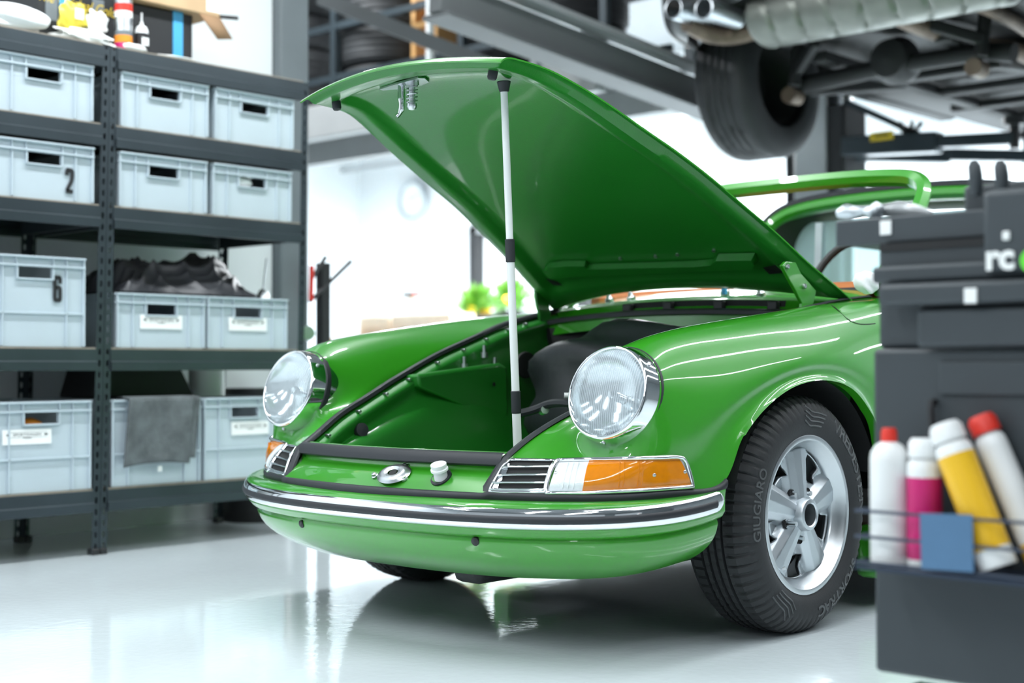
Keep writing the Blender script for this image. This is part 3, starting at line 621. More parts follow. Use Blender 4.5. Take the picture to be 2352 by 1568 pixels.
# strut tower box on the far inner wing with studs
def tower(s):
    q = [at(x, y, x=-.405) for x, y in ((960, 862), (1150, 836), (1166, 846), (1168, 958), (1140, 968), (966, 893))]
    b_ = [p+np.array([-.07, .0, .0]) for p in q]; A = [np.array([p, lerp(p, p2, .12)+[.0, 0, .004], p2]) for p, p2 in zip(q, b_)]
    m = MB().grid(np.array(A), cu=True); m.f.append(tuple(range(0, 18, 3))[::-1]); m.f.append(tuple(range(2, 18, 3)))
    if s > 0: m = m.mirror()
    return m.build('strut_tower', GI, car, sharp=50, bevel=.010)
for s in (-1, 1):
    tw = tower(s)
    for X, Y in ((1066, 826), (1136, 828), (1112, 800)):
        p = at(X, Y, x=-.45)*[-s, 1, 1] if s > 0 else at(X, Y, x=-.45); MB().lathe([(.012, -.03), (.012, -.012), (.006, -.012), (.006, .010), (.0001, .011)], p, (0, 0, 1), 12).build('mount_stud', M['steel'], tw)
    p = at(1131, 882, x=-.402)*[-s if s > 0 else 1, 1, 1]; MB().lathe([(.0001, .004), (.007, .003)], p+np.array([.004*(-s), 0, 0]), (-s, 0, 0), 16).build('tower_hole', M['dark'], tw)
for i in range(8, 150, 17):
    e = FS[i, 0]
    for s in (1, -1):
        MB().box((s*(e[0]-.036), e[1], e[2]-.016), (.018, .010, .007)).build('seal_clip', M['steel'], car, bevel=.002)
for s in (-1,):
    p = at(822, 990, x=-.40); MB().lathe([(.0001, .03), (.020, .028), (.022, .0), (.022, -.03)], p, (1, -.2, .2), 20).build('rubber_bung', M['rubber'], car)
    p = at(1211, 838, x=-.43); MB().lathe([(.0001, .002), (.036, .002), (.043, .0), (.045, -.008)], p, (1, -.15, 0), 28).build('heater_duct_opening', M['dark'], car)
# black covered fuel tank
def blob(name, c, d, mt, par, seed, amp=.12, n=24, lab=None, fl=None):
    r = random.Random(seed); ks = [(r.uniform(1, 4), r.uniform(1, 4), r.uniform(1, 4), r.uniform(0, 6), r.uniform(.4, 1)) for _ in range(7)]; A = []
    for i in range(n+1):
        th = math.pi*i/n; row = []
        for j in range(2*n):
            ph_ = math.pi*j/n; e = np.array([math.sin(th)*math.cos(ph_), math.sin(th)*math.sin(ph_), math.cos(th)]); e = np.sign(e)*np.abs(e)**.75
            k = 1+amp*sum(w*math.sin(a*e[0]*2+b*e[1]*2+c2*e[2]*2+p) for a, b, c2, p, w in ks)/3; p = np.array(c)+e*np.array(d)*k
            if fl is not None: p[2] = max(p[2], fl)
            row.append(p)
        A.append(row)
    return MB().grid(np.array(A), cv=True).build(name, mt, par, sharp=None if False else 70)
blob('fuel_tank_cover', (.06, .24, .60), (.42, .20, .22), M['bag'], car, 3, .10)
MB().tube(bcurve([at(1190, 950, x=.0), at(1240, 936, x=.05), at(1270, 925, x=.1), at(1330, 930, x=.2)], 14), .012, 8).build('fuel_hose', M['rubber'], car)
MB().lathe([(.012, 0), (.012, .03), (.0001, .03)], at(1245, 944, x=.05), (1, -.6, .2), 12).build('hose_fitting', M['steel'], car)
MB().cyl(at(1296, 908, x=.15), at(1330, 908, x=.18), .008, n=12).build('white_clamp', M['whitepaint'], car)
# ---- cowl, vent, scuttle
def cowl(rows, n=40):
    A = []
    for x in np.linspace(-.575, .575, n):
        q = 1-(x/.575)**2; A.append([(x, y-.085*q, z+.022*q) for y, z in rows])
    return MB().grid(np.array(A))
cowl([(.470, .800), (.475, .838), (.50, .846), (.515, .842), (.53, .85), (.545, .882), (.565, .896), (.62, .902), (.74, .925), (.80, .93)]).build('cowl_panel', G, car, sharp=50)
cowl([(.462, .838), (.462, .850), (.480, .857), (.494, .852)]).build('cowl_seal', M['rubber'], car, sharp=60)
vent = None; A = []
for x in np.linspace(-.20, .40, 30):
    q = 1-(x/.575)**2; A.append([(x, .538-.085*q-.004, .853+.022*q), (x, .548-.085*q-.006, .884+.022*q)])
vent = MB().grid(np.array(A)).build('fresh_air_vent', M['dark'], car)
for x in (-.17, .0, .19, .37):
    q = 1-(x/.575)**2; MB().box((x, .525-.085*q, .867+.022*q), (.035, .022, .03)).build('vent_post', M['black'], vent, bevel=.004)
for X, Y in ((1665, 672), (1747, 676), (1400, 690), (1450, 686)):
    p = at(X, Y, y=.52); MB().lathe([(.015, -.012), (.015, .006), (.009, .012), (.007, .022), (.0001, .024)], p, (0, -.3, .95), 14).build('wiper_spindle', M['steel'], car)
for X, Y in ((1396, 744), (1565, 742)):
    p = at(X, Y, y=.44); MB().box(p, (.03, .02, .03)).build('bracket', GI, car, bevel=.003)
p = at(1664, 658, y=.50); MB().box(p, (.012, .012, .05)).build('blue_tape_tab', M['blue'], car)
# ---- cabin: dashboard, steering wheel, windscreen frame, rear hoop, doors and tail
m = MB(); A = []
for x in np.linspace(-.62, .62, 24):
    q = 1-(x/.62)**2; A.append([(x, .80-.06*q, .90), (x, .80-.06*q, .945), (x, .83-.05*q, .965), (x, 1.0, .955), (x, 1.02, .80)])
MB().grid(np.array(A)).build('dashboard', M['leather'], car, sharp=50)
A = np.array([[(x, .765-.06*(1-(x/.3)**2*.2), .903), (x, .77-.06*(1-(x/.3)**2*.2), .93), (x, .80, .955)] for x in np.linspace(.08, .52, 12)]); MB().grid(A).build('instrument_hood', M['black'], car)
sw = [np.array([.36, 1.03, .955])+.19*(math.cos(a)*np.array([1, 0, 0])+math.sin(a)*np.array([0, .35, .94])) for a in np.linspace(0, 2*math.pi, 40)[:-1]]
MB().tube(sw, .014, 10, closed=True).build('steering_wheel', M['black'], car)
hd = [at(x, y, y=1.12) for x, y in ((1670, 438), (1760, 424), (1850, 415), (1940, 410), (2020, 411), (2080, 420), (2120, 434))]
_h = [(.46, 1.12, 1.330), (.525, 1.108, 1.312), (.572, 1.065, 1.275), (.596, .985, 1.205), (.610, .85, 1.090), (.625, .66, .93)]; hx = bcurve([(-a, b, c) for a, b, c in _h[::-1]]+[(x, 1.125, 1.345-.015*(x/.45)**4) for x in (-.30, -.1, .1, .30)]+_h, 120, .7)
A = []
for i, p in enumerate(hx):
    d = nrm(hx[min(i+1, 119)]-hx[max(i-1, 0)]); b_ = nrm((0, 1, -.75)); o_ = nrm(np.cross(d, b_)); b_ = np.cross(o_, d)
    A.append([p+o_*(-a)+b_*c_ for a, c_ in ((.027, .0), (.021, .026), (-.002, .030), (-.008, .014), (-.022, .009), (-.027, -.008), (-.010, -.024), (.016, -.022))])
MB().grid(np.array(A), cv=True).build('windscreen_frame', G, car, sharp=35)
hp = bcurve([(-.66, 1.78, .93), (-.63, 1.86, 1.12), (-.57, 1.92, 1.27), (-.46, 1.95, 1.345), (-.25, 1.97, 1.372), (0, 1.975, 1.378), (.25, 1.97, 1.372), (.46, 1.95, 1.345), (.57, 1.92, 1.27), (.63, 1.86, 1.12), (.66, 1.78, .93)], 70)
for nm, mt, sc in (('rear_hoop', G, 1.), ('hoop_seal', M['rubber'], .62)):
    A = []
    for i, p in enumerate(hp):
        d = nrm(hp[min(i+1, 69)]-hp[max(i-1, 0)]); b_ = np.array([0, 1., 0]); o_ = nrm(np.cross(d, b_)); k = 0 if sc == 1 else -.028
        A.append([p+o_*(k+r*math.cos(a))*(-1)*(1 if o_[2] < 0 or True else 1)+b_*r2*math.sin(a) for a, r, r2 in [(2*math.pi*q/10, .032*sc, .055 if sc == 1 else .045) for q in range(10)]])
    MB().grid(np.array(A), cv=True).build(nm, mt, car, sharp=50)
def tinted():
    m = mat('tinted_window_glass', (.34, .48, .50), .05, var=.03); nt = m.node_tree; t = nt.nodes.new('ShaderNodeBsdfTransparent'); t.inputs[0].default_value = (.62, .80, .82, 1); x = nt.nodes.new('ShaderNodeMixShader'); x.inputs[0].default_value = .80
    nt.links.new(t.outputs[0], x.inputs[1]); nt.links.new(nt.nodes['Principled BSDF'].outputs[0], x.inputs[2]); nt.links.new(x.outputs[0], nt.nodes['Material Output'].inputs[0]); return m
M['tinted'] = tinted()
m = MB(); A = np.array([[(x, 2.02, .93), (x, 2.02, 1.12), (x, 2.0, 1.30)] for x in np.linspace(-.56, .56, 12)]); MB().grid(A).build('rear_window', M['tinted'], car)
A = []
for i, p in enumerate(hp):
    c_ = np.array([0, 1.95, 1.05]); A.append([lerp(p, c_, .05)+[0, -.02, 0], lerp(p, c_, .13)+[0, .04, 0], lerp(p, c_, .17)+[0, .12, 0]])
MB().grid(np.array(A)).build('hoop_lining', M['black'], car, sharp=60)
MB().bar(at(1885, 512, y=1.70), at(1882, 622, y=1.70), .03, .03).build('window_post', M['alu'], car)
for s in (1, -1):
    rows = []
    for y in (.655, .9, 1.2, 1.5, 1.75):
        rows.append([(s*x, y, z) for x, z in ((.655, .905+.03*sm(.6, 1.2, y)), (.69, .895+.03*sm(.6, 1.2, y)), (.745, .80), (.79, .60), (.792, .45), (.775, .30), (.74, .22))])
    MB().grid(bsurf(rows, 20, 24, .6), flip=s < 0).build('door', G, car, sharp=60)
    rows = []
    for y, wd_, zt, zb in ((1.76, .79, .935, .22), (2.0, .80, .93, .25), (2.27, .805, .90, .62), (2.55, .80, .85, .40), (2.85, .77, .77, .35), (3.10, .70, .66, .36), (3.24, .58, .56, .40)):
        rows.append([(s*x*wd_/.8, y, z) for x, z in ((0, zt+.03), (.40, zt+.02), (.62, zt), (.72, zt-.03), (.775, lerp(zt, zb, .35)), (.80, lerp(zt, zb, .7)), (.78, zb))])
    MB().grid(bsurf(rows, 30, 26, .6), flip=s < 0).build('rear_quarter', G, car, sharp=60)
    MB().box((s*.72, 1.12, .165), (.10, 1.40, .15)).build('sill', G, car, bevel=.02)
MB().box((0, 1.58, .135), (1.44, 2.1, .09)).build('floor_pan', M['under'], car)
MB().box((0, 1.02, .60), (1.26, .03, .62)).build('firewall', M['dark'], car)
for x in (-.34, .34): blob('seat', (x, 1.45, .62), (.24, .12, .36), M['leather'], car, 5, .03, 14)
MB().box((0, 3.05, .36), (1.2, .3, .22)).build('rear_bumper', G, car, bevel=.04); MB().box((0, 2.62, .33), (.9, .75, .34)).build('engine', M['under'], car, bevel=.04); MB().cyl((-.45, 2.95, .22), (.45, 2.95, .22), .085, n=20).build('rear_silencer', M['under'], car)  # unseen tail parts added to block bright reflections under the car
for o in [c for c in car.children if c.name.split('.')[0] in ('alloy_wheel', 'tyre')]:
    r = dup(o); r.parent = car; r.location.y = 2.268
MB().box((.16, -.55, .20), (.10, .20, .12)).build('tow_bracket', M['black'], car, bevel=.02)
m = MB(); m.box((0, .12, .165), (.52, .84, .09)); m.build('front_floor', M['under'], car, bevel=.02)
# ---- support pole holding the bonnet up
pt = bh(1158, 178, .006); pb = at(1189, 1028, y=-.50); d = nrm(pt-pb); pole = thing('support_pole', 'white telescopic support pole with black grips propping up the open bonnet', 'support pole', tuple(pb))
Lp = np.linalg.norm(pt-pb); z0 = np.zeros(3)
def pp(Y): # fraction along the pole from the photograph row
    lo_, hi_ = 0., 1.
    for _ in range(30):
        mi = (lo_+hi_)/2; q = pb+(pt-pb)*mi-CAM; yy = IH/2-FPX*(q@up)/(q@fw)
        if yy > Y: lo_ = mi
        else: hi_ = mi
    return (pt-pb)*lo_
MB().cyl(z0, pp(900), .0115, n=24).build('lower_tube', M['whitepaint'], pole)
MB().cyl(pp(905), pp(560), .0105, n=24).build('middle_tube', M['whitepaint'], pole)
MB().cyl(pp(570), pp(195), .0095, n=24).build('upper_tube', M['whitepaint'], pole)
for a, b_ in ((949, 897), (602, 549)): MB().cyl(pp(a), pp(b_), .0128, n=24).build('grip_collar', M['rubber'], pole, bevel=.002)
MB().cyl(pp(211), pt-pb-d*.004, .0125, .0185, n=24).build('rubber_head', M['rubber'], pole, bevel=.002)
# ================================================================ storage racks with crates
LV = (.245, .770, 1.305, 1.610, 1.908); XF, XB = -2.0, -2.58
def rack(ya, yb, label, lean=.0216):
    t = thing('storage_rack', label, 'shelf rack', (XF, (ya+yb)/2, 0), 0, 'boltless storage racks'); o = np.array([XF, (ya+yb)/2, 0])
    for y0, sg in ((ya, 1), (yb, -1)):
        for xp, sx in ((XF, -1), (XB, 1)):
            m = MB(); w = .031; H = 1.903; sh = lambda z: y0+lean*z
            def q(y, z): return (xp-o[0], y+lean*z-o[1], z)
            def slab(ya_, yb_, za, zb, th=.003): m.add([(xp-o[0]+k*sx*th, y0+u_+lean*z-o[1], z) for k in (0, 1) for u_, z in ((ya_, za), (yb_, za), (yb_, zb), (ya_, zb))], [(0, 1, 2, 3), (7, 6, 5, 4), (0, 4, 5, 1), (1, 5, 6, 2), (2, 6, 7, 3), (3, 7, 4, 0)])
            slab(-w/2, -.005, 0, H); slab(.005, w/2, 0, H); z = 0
            while z < H: slab(-.005, .005, z, min(z+.021, H)); z += .0425
            m.add([(xp-o[0]+sx*d, y0-sg*w/2+lean*z-o[1], z) for d in (0, .03) for z in (0, H)], [(0, 1, 3, 2)])
            m.add([(xp-o[0]+sx*d, y0-sg*(w/2-.003)+lean*z-o[1], z) for d in (0, .03) for z in (0, H)], [(0, 1, 3, 2)])
            p = m.build('upright_post', M['rack'], t, sharp=None)
            MB().box((xp-o[0]+sx*.012, y0-o[1], .012), (.042, .030, .024)).build('foot_cap', M['black'], p, bevel=.004)
    for z in LV:
        dy = lean*(z-.04); A, B = ya+dy+.012-o[1], yb+dy-.012-o[1]
        for xp, sx in ((XF, -1), (XB, 1)):
            m = MB(); f = xp-o[0]-sx*.004
            m.prism([(0, 0), (.030, 0), (.030, -.012), (.006, -.014), (.006, -.042), (-.002, -.046), (-.002, -.072), (.012, -.074), (.012, -.080), (-.006, -.080), (-.0065, -.047), (0, -.043)][::1], (f, A, z-.006), (sx, 0, 0), (0, 0, 1), (0, B-A, 0))
            m.build('beam', M['rack'], t, sharp=25)
        for yy in (A+.012, B-.012): MB().box(((XB-XF)/2, yy, z-.045), (XB-XF+.05 if False else .52, .02, .07)).build('side_beam', M['rack'], t)
        MB().box(((XB-XF)/2, (A+B)/2, z-.006), (.575, B-A, .012)).build('shelf_board', M['board'], t)
    return t
rack(-.387, .532, 'slate grey metal storage rack nearest the car, eight grey crates'); rack(-1.36, -.420, 'slate grey metal storage rack cut by the left picture edge')
def crate_proto(h, tall):
    W, D, TH = .40, .585, .005; t = bpy.data.objects.new('euro_crate', None); COL.objects.link(t)
    m = MB(); hw, zt, zb = .066, h-.040, h-.080; f = 0.
    w0, w1 = W/2, W/2-.006
    m.box((-D/2, 0, .004), (D-.02, W-.012, .008))
    for s in (-1, 1): m.box((-D/2, s*(W/2-.008), h/2), (D-.01, TH, h-.004))
    m.box((-D+.006, 0, h/2), (TH, W-.012, h-.004))
    m.box((-.006, 0, zb/2), (TH, W-.012, zb)); m.box((-.006, 0, (zt+h)/2), (TH, W-.012, h-zt))
    for s in (-1, 1): m.box((-.006, s*(hw+W/2-.006)/2, (zt+zb)/2), (TH, W/2-.006-hw, zt-zb))
    body = m.build('crate_body', M['crate'], t, sharp=None, bevel=.001)
    r = MB()
    for z_, p_ in ((h-.004, .032), (h-.036, .026)): r.box((-.0025, 0, z_), (p_, W-.004, .007))
    for s in (-1, 1):
        r.box((-.003, s*.125, h/2), (.018, .0055, h-.006)); r.box((-.002, s*(W/2-.006), h/2), (.020, .007, h-.004)); r.box((-.003, s*(hw+.006), h-.030), (.018, .0055, .055))
        r.box((-.003, s*(hw+.004), (zt+zb)/2-.003), (.020, .006, zt-zb+.006)); r.box((-D/2, s*(W/2-.002), h-.004), (D, .008, .008)); r.box((-D/2, s*(W/2-.002), h-.036), (D, .006, .006))
        for k in range(4): r.box((-D*(.15+.233*k), s*(W/2-.003), h/2), (.006, .006, h-.01))
    r.box((-D+.004, 0, h-.004), (.01, W, .008)); r.box((-.003, 0, zb-.004), (.020, 2*hw+.012, .006))
    if tall: r.box((-.003, 0, h*.37), (.018, W-.004, .007))
    r.build('crate_ribs', M['crate'], t, sharp=None, bevel=.001)
    return t
def ribbon(path, w):
    P = np.asarray(path, float); d = np.gradient(P, axis=0); m = MB(); V = []
    for p, t in zip(P, d):
        n = nrm((-t[1], t[0])); V += [p+n*w/2, p-n*w/2]
    k = len(P); return V, [(2*i, 2*i+1, 2*i+3, 2*i+2) for i in range(k-1)]
def digit(ch, hgt, wid, o, par):
    if ch == '2': P = np.vstack([bcurve([(-.36, .24), (-.36, .46), (-.10, .47), (.10, .47), (.36, .44), (.36, .16), (.20, -.06), (-.10, -.24), (-.34, -.42)], 40, .6), ]); extra = [(-.50, -.44), (.50, -.44)]
    else: P = bcurve([(.36, .22), (.36, .45), (.1, .47), (-.1, .47), (-.36, .45), (-.36, .1), (-.36, -.1), (-.36, -.45), (-.1, -.47), (.1, -.47), (.36, -.45), (.36, -.2), (.36, .0), (.2, .06), (.0, .06), (-.25, .03)], 60, .6); extra = None
    m = MB()
    for Q in (P, extra):
        if Q is None: continue
        V, F = ribbon([(a*wid, b*hgt) for a, b in Q], .0150); m.add([(o[0], o[1]+a, o[2]+b) for a, b in V], F)
    m.build('stencil_number', M['ink'], par, sharp=None)
protos = {k: crate_proto(h, k == 'tall') for k, h in (('low', .208), ('tall', .328))}; used = set()
def crate(kind, yc, lv, label, tagl=None, num=None):
    z = LV[lv]+.001
    if kind in used: t = dup(protos[kind])
    else: t = protos[kind]; used.add(kind)
    t.location = (XF-.008, yc+.0216*z, z); tag(t, label, 'crate', 'grey plastic crates on the racks')
    h = .208 if kind == 'low' else .328
    if tagl:
        s = MB().box((.0012, tagl[0], h-.108-.018*(kind == 'tall')), (.0015, .19, .054)).build('label_card', M['paper'], t, bevel=.0006); zc = h-.108-.018*(kind == 'tall')
        text_on('label_print', 'SPORTWAGEN', .0135, (.0022, tagl[0], zc+.008), (0, 1, 0), (0, 0, 1), M['ink'], s, depth=.0002, sx=1.2)
        text_on('label_print', 'WERK', .0105, (.0022, tagl[0], zc-.0035), (0, 1, 0), (0, 0, 1), M['ink'], s, depth=.0002, sx=1.2)
        for sg in (-1, 1): MB().box((.0022, tagl[0]+sg*.073, zc+.008), (.0004, .013, .006)).build('label_bar', M['ink'], s, sharp=None)
        for dz in (.017, -.001): MB().box((.0022, tagl[0], zc+dz), (.0003, .155, .0009)).build('label_line', M['ink'], s, sharp=None)
    if num:
        digit(num, .086 if kind == 'low' else .088, .029, (.0022, .100 if kind == 'low' else .088, .36*h if kind == 'low' else .645*h), t)
    return t
y1, y2 = -.152, .272
crate('low', y1, 3, 'left of two grey crates on the right rack second shelf from the top'); crate('low', y2+.005, 3, 'right of two grey crates on the right rack second shelf from the top')
crate('low', y1, 2, 'left grey crate on the right rack middle shelf, dark handle slot'); crate('low', y2, 2, 'right grey crate on the right rack middle shelf, white wrapping in its handle slot')
crate('low', y1+.003, 1, 'grey crate with white label under the left part of the black fabric heap', (0., )); crate('low', y2-.01, 1, 'grey crate with white label under the right end of the black fabric heap', (0., ))
crate('tall', y1-.005, 0, 'tall grey crate with a grey towel hung over its front'); crate('tall', y2-.015, 0, 'tall grey crate with white label behind the far headlight', (.03, ))
crate('low', -.665, 3, 'grey crate on the left rack highest crate row, no number'); crate('low', -.655, 2, 'grey crate with a black number 2 on its front', None, '2')
crate('tall', -.678, 1, 'tall grey crate with a black number 6 on its front', None, '6'); crate('tall', -.640, 0, 'tall grey crate on the left rack bottom shelf with white label and orange cloth inside', (-.055, ))
zb = LV[0]+.0216
tag(blob('orange_cloth', (XF-.09, -.66, LV[0]+.225), (.05, .07, .04), M['orange'], None, 4, .2, 12), 'orange cloth visible through the handle slot of a bottom crate', 'cloth')
tag(blob('wrapping', (XF-.06, y2+.0, LV[2]+.145), (.035, .05, .03), M['cloth_w'], None, 9, .25, 10), 'crumpled white wrapping visible in a crate handle slot', 'wrapping')
# black fabric heap
def heap(name, c, d, n, seed, mt, label, cat, base, amp=.35):
    r = random.Random(seed); hs = [(r.uniform(-.8, .8), r.uniform(-.9, .9), r.uniform(.25, .5), r.uniform(.4, 1)) for _ in range(9)]; A = []
    for i in range(n):
        row = []
        for j in range(n):
            u, v = 2*i/(n-1)-1, 2*j/(n-1)-1; rr = max(abs(u), abs(v)); q = max(0, 1-rr**4)
            h = q*(.45+amp*sum(w*math.exp(-((u-a)**2+(v-b)**2)/s_**2) for a, b, s_, w in hs)); uu = u+.18*math.sin(4*v+seed); vv = v+.15*math.sin(5*u+1.3*seed); h += q*(.26*(1-abs(math.sin(5.2*uu+3.1*vv)))**2+.24*(1-abs(math.sin(6.5*vv-3.2*uu+1)))**2+.12*(1-abs(math.sin(13*uu+9*vv+2)))**2)
            row.append((c[0]+u*d[0]*(1+.1*math.sin(5*v)), c[1]+v*d[1]*(1+.06*math.sin(6*u)), base+h*d[2]))
        A.append(row)
    o = MB().grid(np.array(A)).build(name, mt, None, sharp=None); o.data.shade_smooth(); o.modifiers.new('sub', 'SUBSURF').levels = 1
    md = o.modifiers.new('s', 'SOLIDIFY'); md.thickness = .004; md.offset = -1
    return tag(o, label, cat)
heap('fabric_heap', (-2.25, .03, 0), (.22, .35, .135), 110, 3, M['bag'], 'crumpled black satin fabric heaped on two labelled crates', 'fabric', LV[1]+.217)
heap('dark_bag', (-2.42, -.40, 0), (.10, .036, .30), 30, 8, M['bag'], 'dark bag tucked behind the rack post beside the crate numbered 6', 'bag', LV[1]+.002, .25)
m = MB(); m.prism([(-.24, 0), (.24, 0), (.17, .12), (-.20, .13)], (-2.20, -.08, LV[0]+.331), (0, 1, 0), (0, 0, 1), (-.25, 0, 0)); tag(m.build('black_case', M['ink'], None, bevel=.012), 'black soft case lying on the crates of the right rack bottom shelf', 'case')
tin = thing('white_tin', 'pale cylindrical tin standing on the bottom shelf crate behind the far headlight', 'tin', (-2.28, .27, LV[0]+.331)); MB().lathe([(.0001, 0), (.075, 0), (.075, .115), (.078, .12), (.0001, .12)], (0, 0, 0), (0, 0, 1), 32).build('tin_body', M['whitepaint'], tin); MB().lathe([(.076, .118), (.079, .124), (.0001, .124)], (0, 0, 0), (0, 0, 1), 32).build('tin_lid', M['steel'], tin)
wl = thing('work_lamp', 'small silver work lamp on the labelled crate beside the black fabric heap', 'lamp', (-2.10, .425, LV[1]+.214)); MB().lathe([(.0001, 0), (.028, 0), (.024, .02), (.012, .04), (.0001, .042)], (0, 0, 0), (0, 0, 1), 18).build('lamp_head', M['steel'], wl); MB().cyl((0, 0, .03), (0, .02, .17), .004, n=8).build('lamp_stem', M['steel'], wl)
# towel over a crate front
A = []; yt = y1-.01
def towel(y0, y1_, zb_, off, skew):
    A = []
    for i in range(26):
        v = i/25; row = []
        for j in range(22):
            u = j/21; y = y0+(y1_-y0)*u+skew*v
            cr = min(u, 1-u)*(y1_-y0); 
            if v < .2: x, z = -.10+.10*v/.2, .333+.004*math.sin(v*5*math.pi)
            else: x, z = .004, .333-(.333-zb_)*(v-.2)/.8
            x += off+.004*math.sin(7*u+3*v)+.003*math.sin(13*u-6*v+1); row.append((XF+.020+x, y, LV[0]+z+.012*math.sin(u*3)*(v > .9)))
        A.append(row)
    return MB().grid(np.array(A))
tw = thing('towel', 'grey terry towel hung folded over the front of a tall crate', 'towel', (XF, yt, LV[0])); 
for a in ((-.135, .155, .075, .006, .03), (-.115, .185, .095, .0, .03)):
    m = towel(yt+a[0]+.0216*.3, yt+a[1]+.0216*.3, a[2], a[3], -a[4]); m.v = [(x-XF, y-yt, z-LV[0]) for x, y, z in m.v]; o = m.build('towel_layer', M['towel'], tw, solid=.008, sharp=None); o.data.shade_smooth(); o.modifiers[0].offset = 0
MB().box((.016, .01, .062), (.002, .018, .022)).build('care_tag', M['paper'], tw)
# things on top of the racks
ZT = LV[4]+.001
ya_, yb_ = float(at(86, 60, x=-2.15)[1]), float(at(442, 100, x=-2.15)[1]); yw_ = yb_-ya_; ym_ = (ya_+yb_)/2
bx = thing('black_box', 'black printed carton with blue tape bands on top of the racks', 'carton', (-2.30, ym_, ZT))
hc_ = float(at(442, 36, x=-2.15)[2])-ZT; MB().box((0, 0, hc_/2), (.30, yw_, hc_)).build('carton_body', M['ink'], bx, bevel=.004)
for Xp in (148, 408): MB().box((.002, float(at(Xp, 50, x=-2.15)[1])-ym_, hc_/2+.002), (.303, .046, hc_+.004)).build('tape_band', M['blue'], bx)
pq = at(176, 10, x=-2.148); text_on('script_print', 'The Original Gold', .056, (.1515, pq[1]-ym_, pq[2]-ZT), (0, 1, -.04), (0, 0, 1), M['yellow'], bx, depth=.0004, shear=.4, sx=.80)
q = at(54, 30, x=-2.148); MB().box((.1512, float(at(118, 40, x=-2.15)[1])-ym_, .14), (.001, .05, .10)).build('printed_panel', M['pillar'], bx); MB().box((.1512, float(at(225, 40, x=-2.15)[1])-ym_, .16), (.001, .05, .09)).build('printed_panel', M['pillar'], bx)
cb = thing('cardboard_box', 'open brown cardboard box lying on the black carton', 'box', (-2.28, float(at(400, 20, x=-2.11)[1]), ZT+hc_+.006)); MB().box((0, 0, .11), (.34, .44, .22)).build('box_body', M['card'], cb, bevel=.003)
m = MB(); m.add([(.17, .22, 0), (.17, .12, 0), (.20, .19, -.10), (.19, .27, -.085)], [(0, 1, 2, 3)]); m.build('box_flap', M['card_d'], cb, solid=.004); MB().box((.171, .19, .05), (.001, .07, .07)).build('shipping_label', M['paper'], cb)
MB().cyl((.15, .20, .005), (.17, .31, .012), .008, n=10).build('black_strap', M['black'], cb)
def aerosol(name, label, loc, r, h, bands, cap, rz=0, tilt=(0, 0), lean=None, group=None):
    t = thing(name, label, 'spray can', loc, rz, group); t.rotation_euler = (tilt[0], tilt[1], rz); z = 0
    for mt, f in bands:
        MB().lathe([(.0001 if z == 0 else r, z*h), (r, z*h), (r, (z+f)*h), (r*.98 if z+f > .99 else r, (z+f)*h)], (0, 0, 0), (0, 0, 1), 32).build('can_body' if z == 0 else 'can_label', M[mt], t, sharp=50); z += f
    MB().lathe([(r, h), (r*.96, h+.012), (r*.72, h+.024), (r*.42, h+.030), (.0001, h+.030)], (0, 0, 0), (0, 0, 1), 32).build('can_shoulder', M[cap[2] if len(cap) > 2 else 'steel'], t, sharp=50)
    MB().lathe([(r*cap[1], h+.022), (r*cap[1], h+.044), (r*cap[1]*.8, h+.052), (.0001, h+.052)], (0, 0, 0), (0, 0, 1), 24).build('can_cap', M[cap[0]], t, sharp=50)
    return t
aerosol('spray_can', 'tall silver and red spray can on top of the right rack', (-2.06, -.270, ZT), .034, .24, (('pink', .12), ('orange', .12), ('pillar', .07), ('steel', .22), ('paper', .10), ('red', .12), ('steel', .08), ('ink', .17)), ('black', .5))
pb_ = thing('pump_bottle', 'small dark bottle with white shoulder and pump on top of the right rack', 'bottle', (-2.05, -.196, ZT)); MB().lathe([(.0001, 0), (.026, 0), (.026, .075), (.0262, .078)], (0, 0, 0), (0, 0, 1), 24).build('bottle_body', M['black'], pb_); MB().lathe([(.026, .078), (.025, .092), (.018, .106), (.008, .112), (.006, .125), (.0001, .125)], (0, 0, 0), (0, 0, 1), 24).build('bottle_shoulder', M['whitepaint'], pb_); MB().cyl((0, 0, .12), (0, 0, .16), .003, n=8).build('pump_stem', M['whitepaint'], pb_)
MB().box((.026, 0, .045), (.002, .03, .03)).build('bottle_label', M['paper'], pb_)
tag(blob('white_rag', (-2.06, -.77, ZT+.045), (.065, .17, .050), M['cloth_w'], None, 12, .22, 20, fl=ZT), 'white rag bundle at the left end of the rack top', 'rag')
tag(blob('paper_bag', (-2.035, -.455, ZT+.022), (.028, .11, .024), M['paper'], None, 15, .3, 16, fl=ZT), 'crumpled white paper bag with a blue mark beside the gold packet', 'paper bag')
gp = thing('gold_packet', 'crumpled yellow and white foil packet in front of the black carton', 'packet', (-2.085, -.455, ZT+.042)); blob('packet_body', (0, -.015, .055), (.018, .055, .055), M['gold'], gp, 17, .25, 14); blob('packet_end', (.01, .08, .05), (.018, .04, .045), M['paper'], gp, 18, .3, 12); MB().box((.021, .0, .07), (.004, .035, .04)).build('packet_print', M['paper'], gp)
tag(blob('paper_sheet', (-2.05, -.05, ZT+.004), (.05, .09, .006), M['paper'], None, 19, .1, 10, fl=ZT), 'thin white paper scrap lying on the right rack top', 'paper')
tag(blob('tissue', (-2.012, -.25, ZT+.012), (.010, .05, .012), M['cloth_w'], None, 20, .2, 10, fl=ZT), 'white tissue at the foot of the tall spray can', 'tissue')
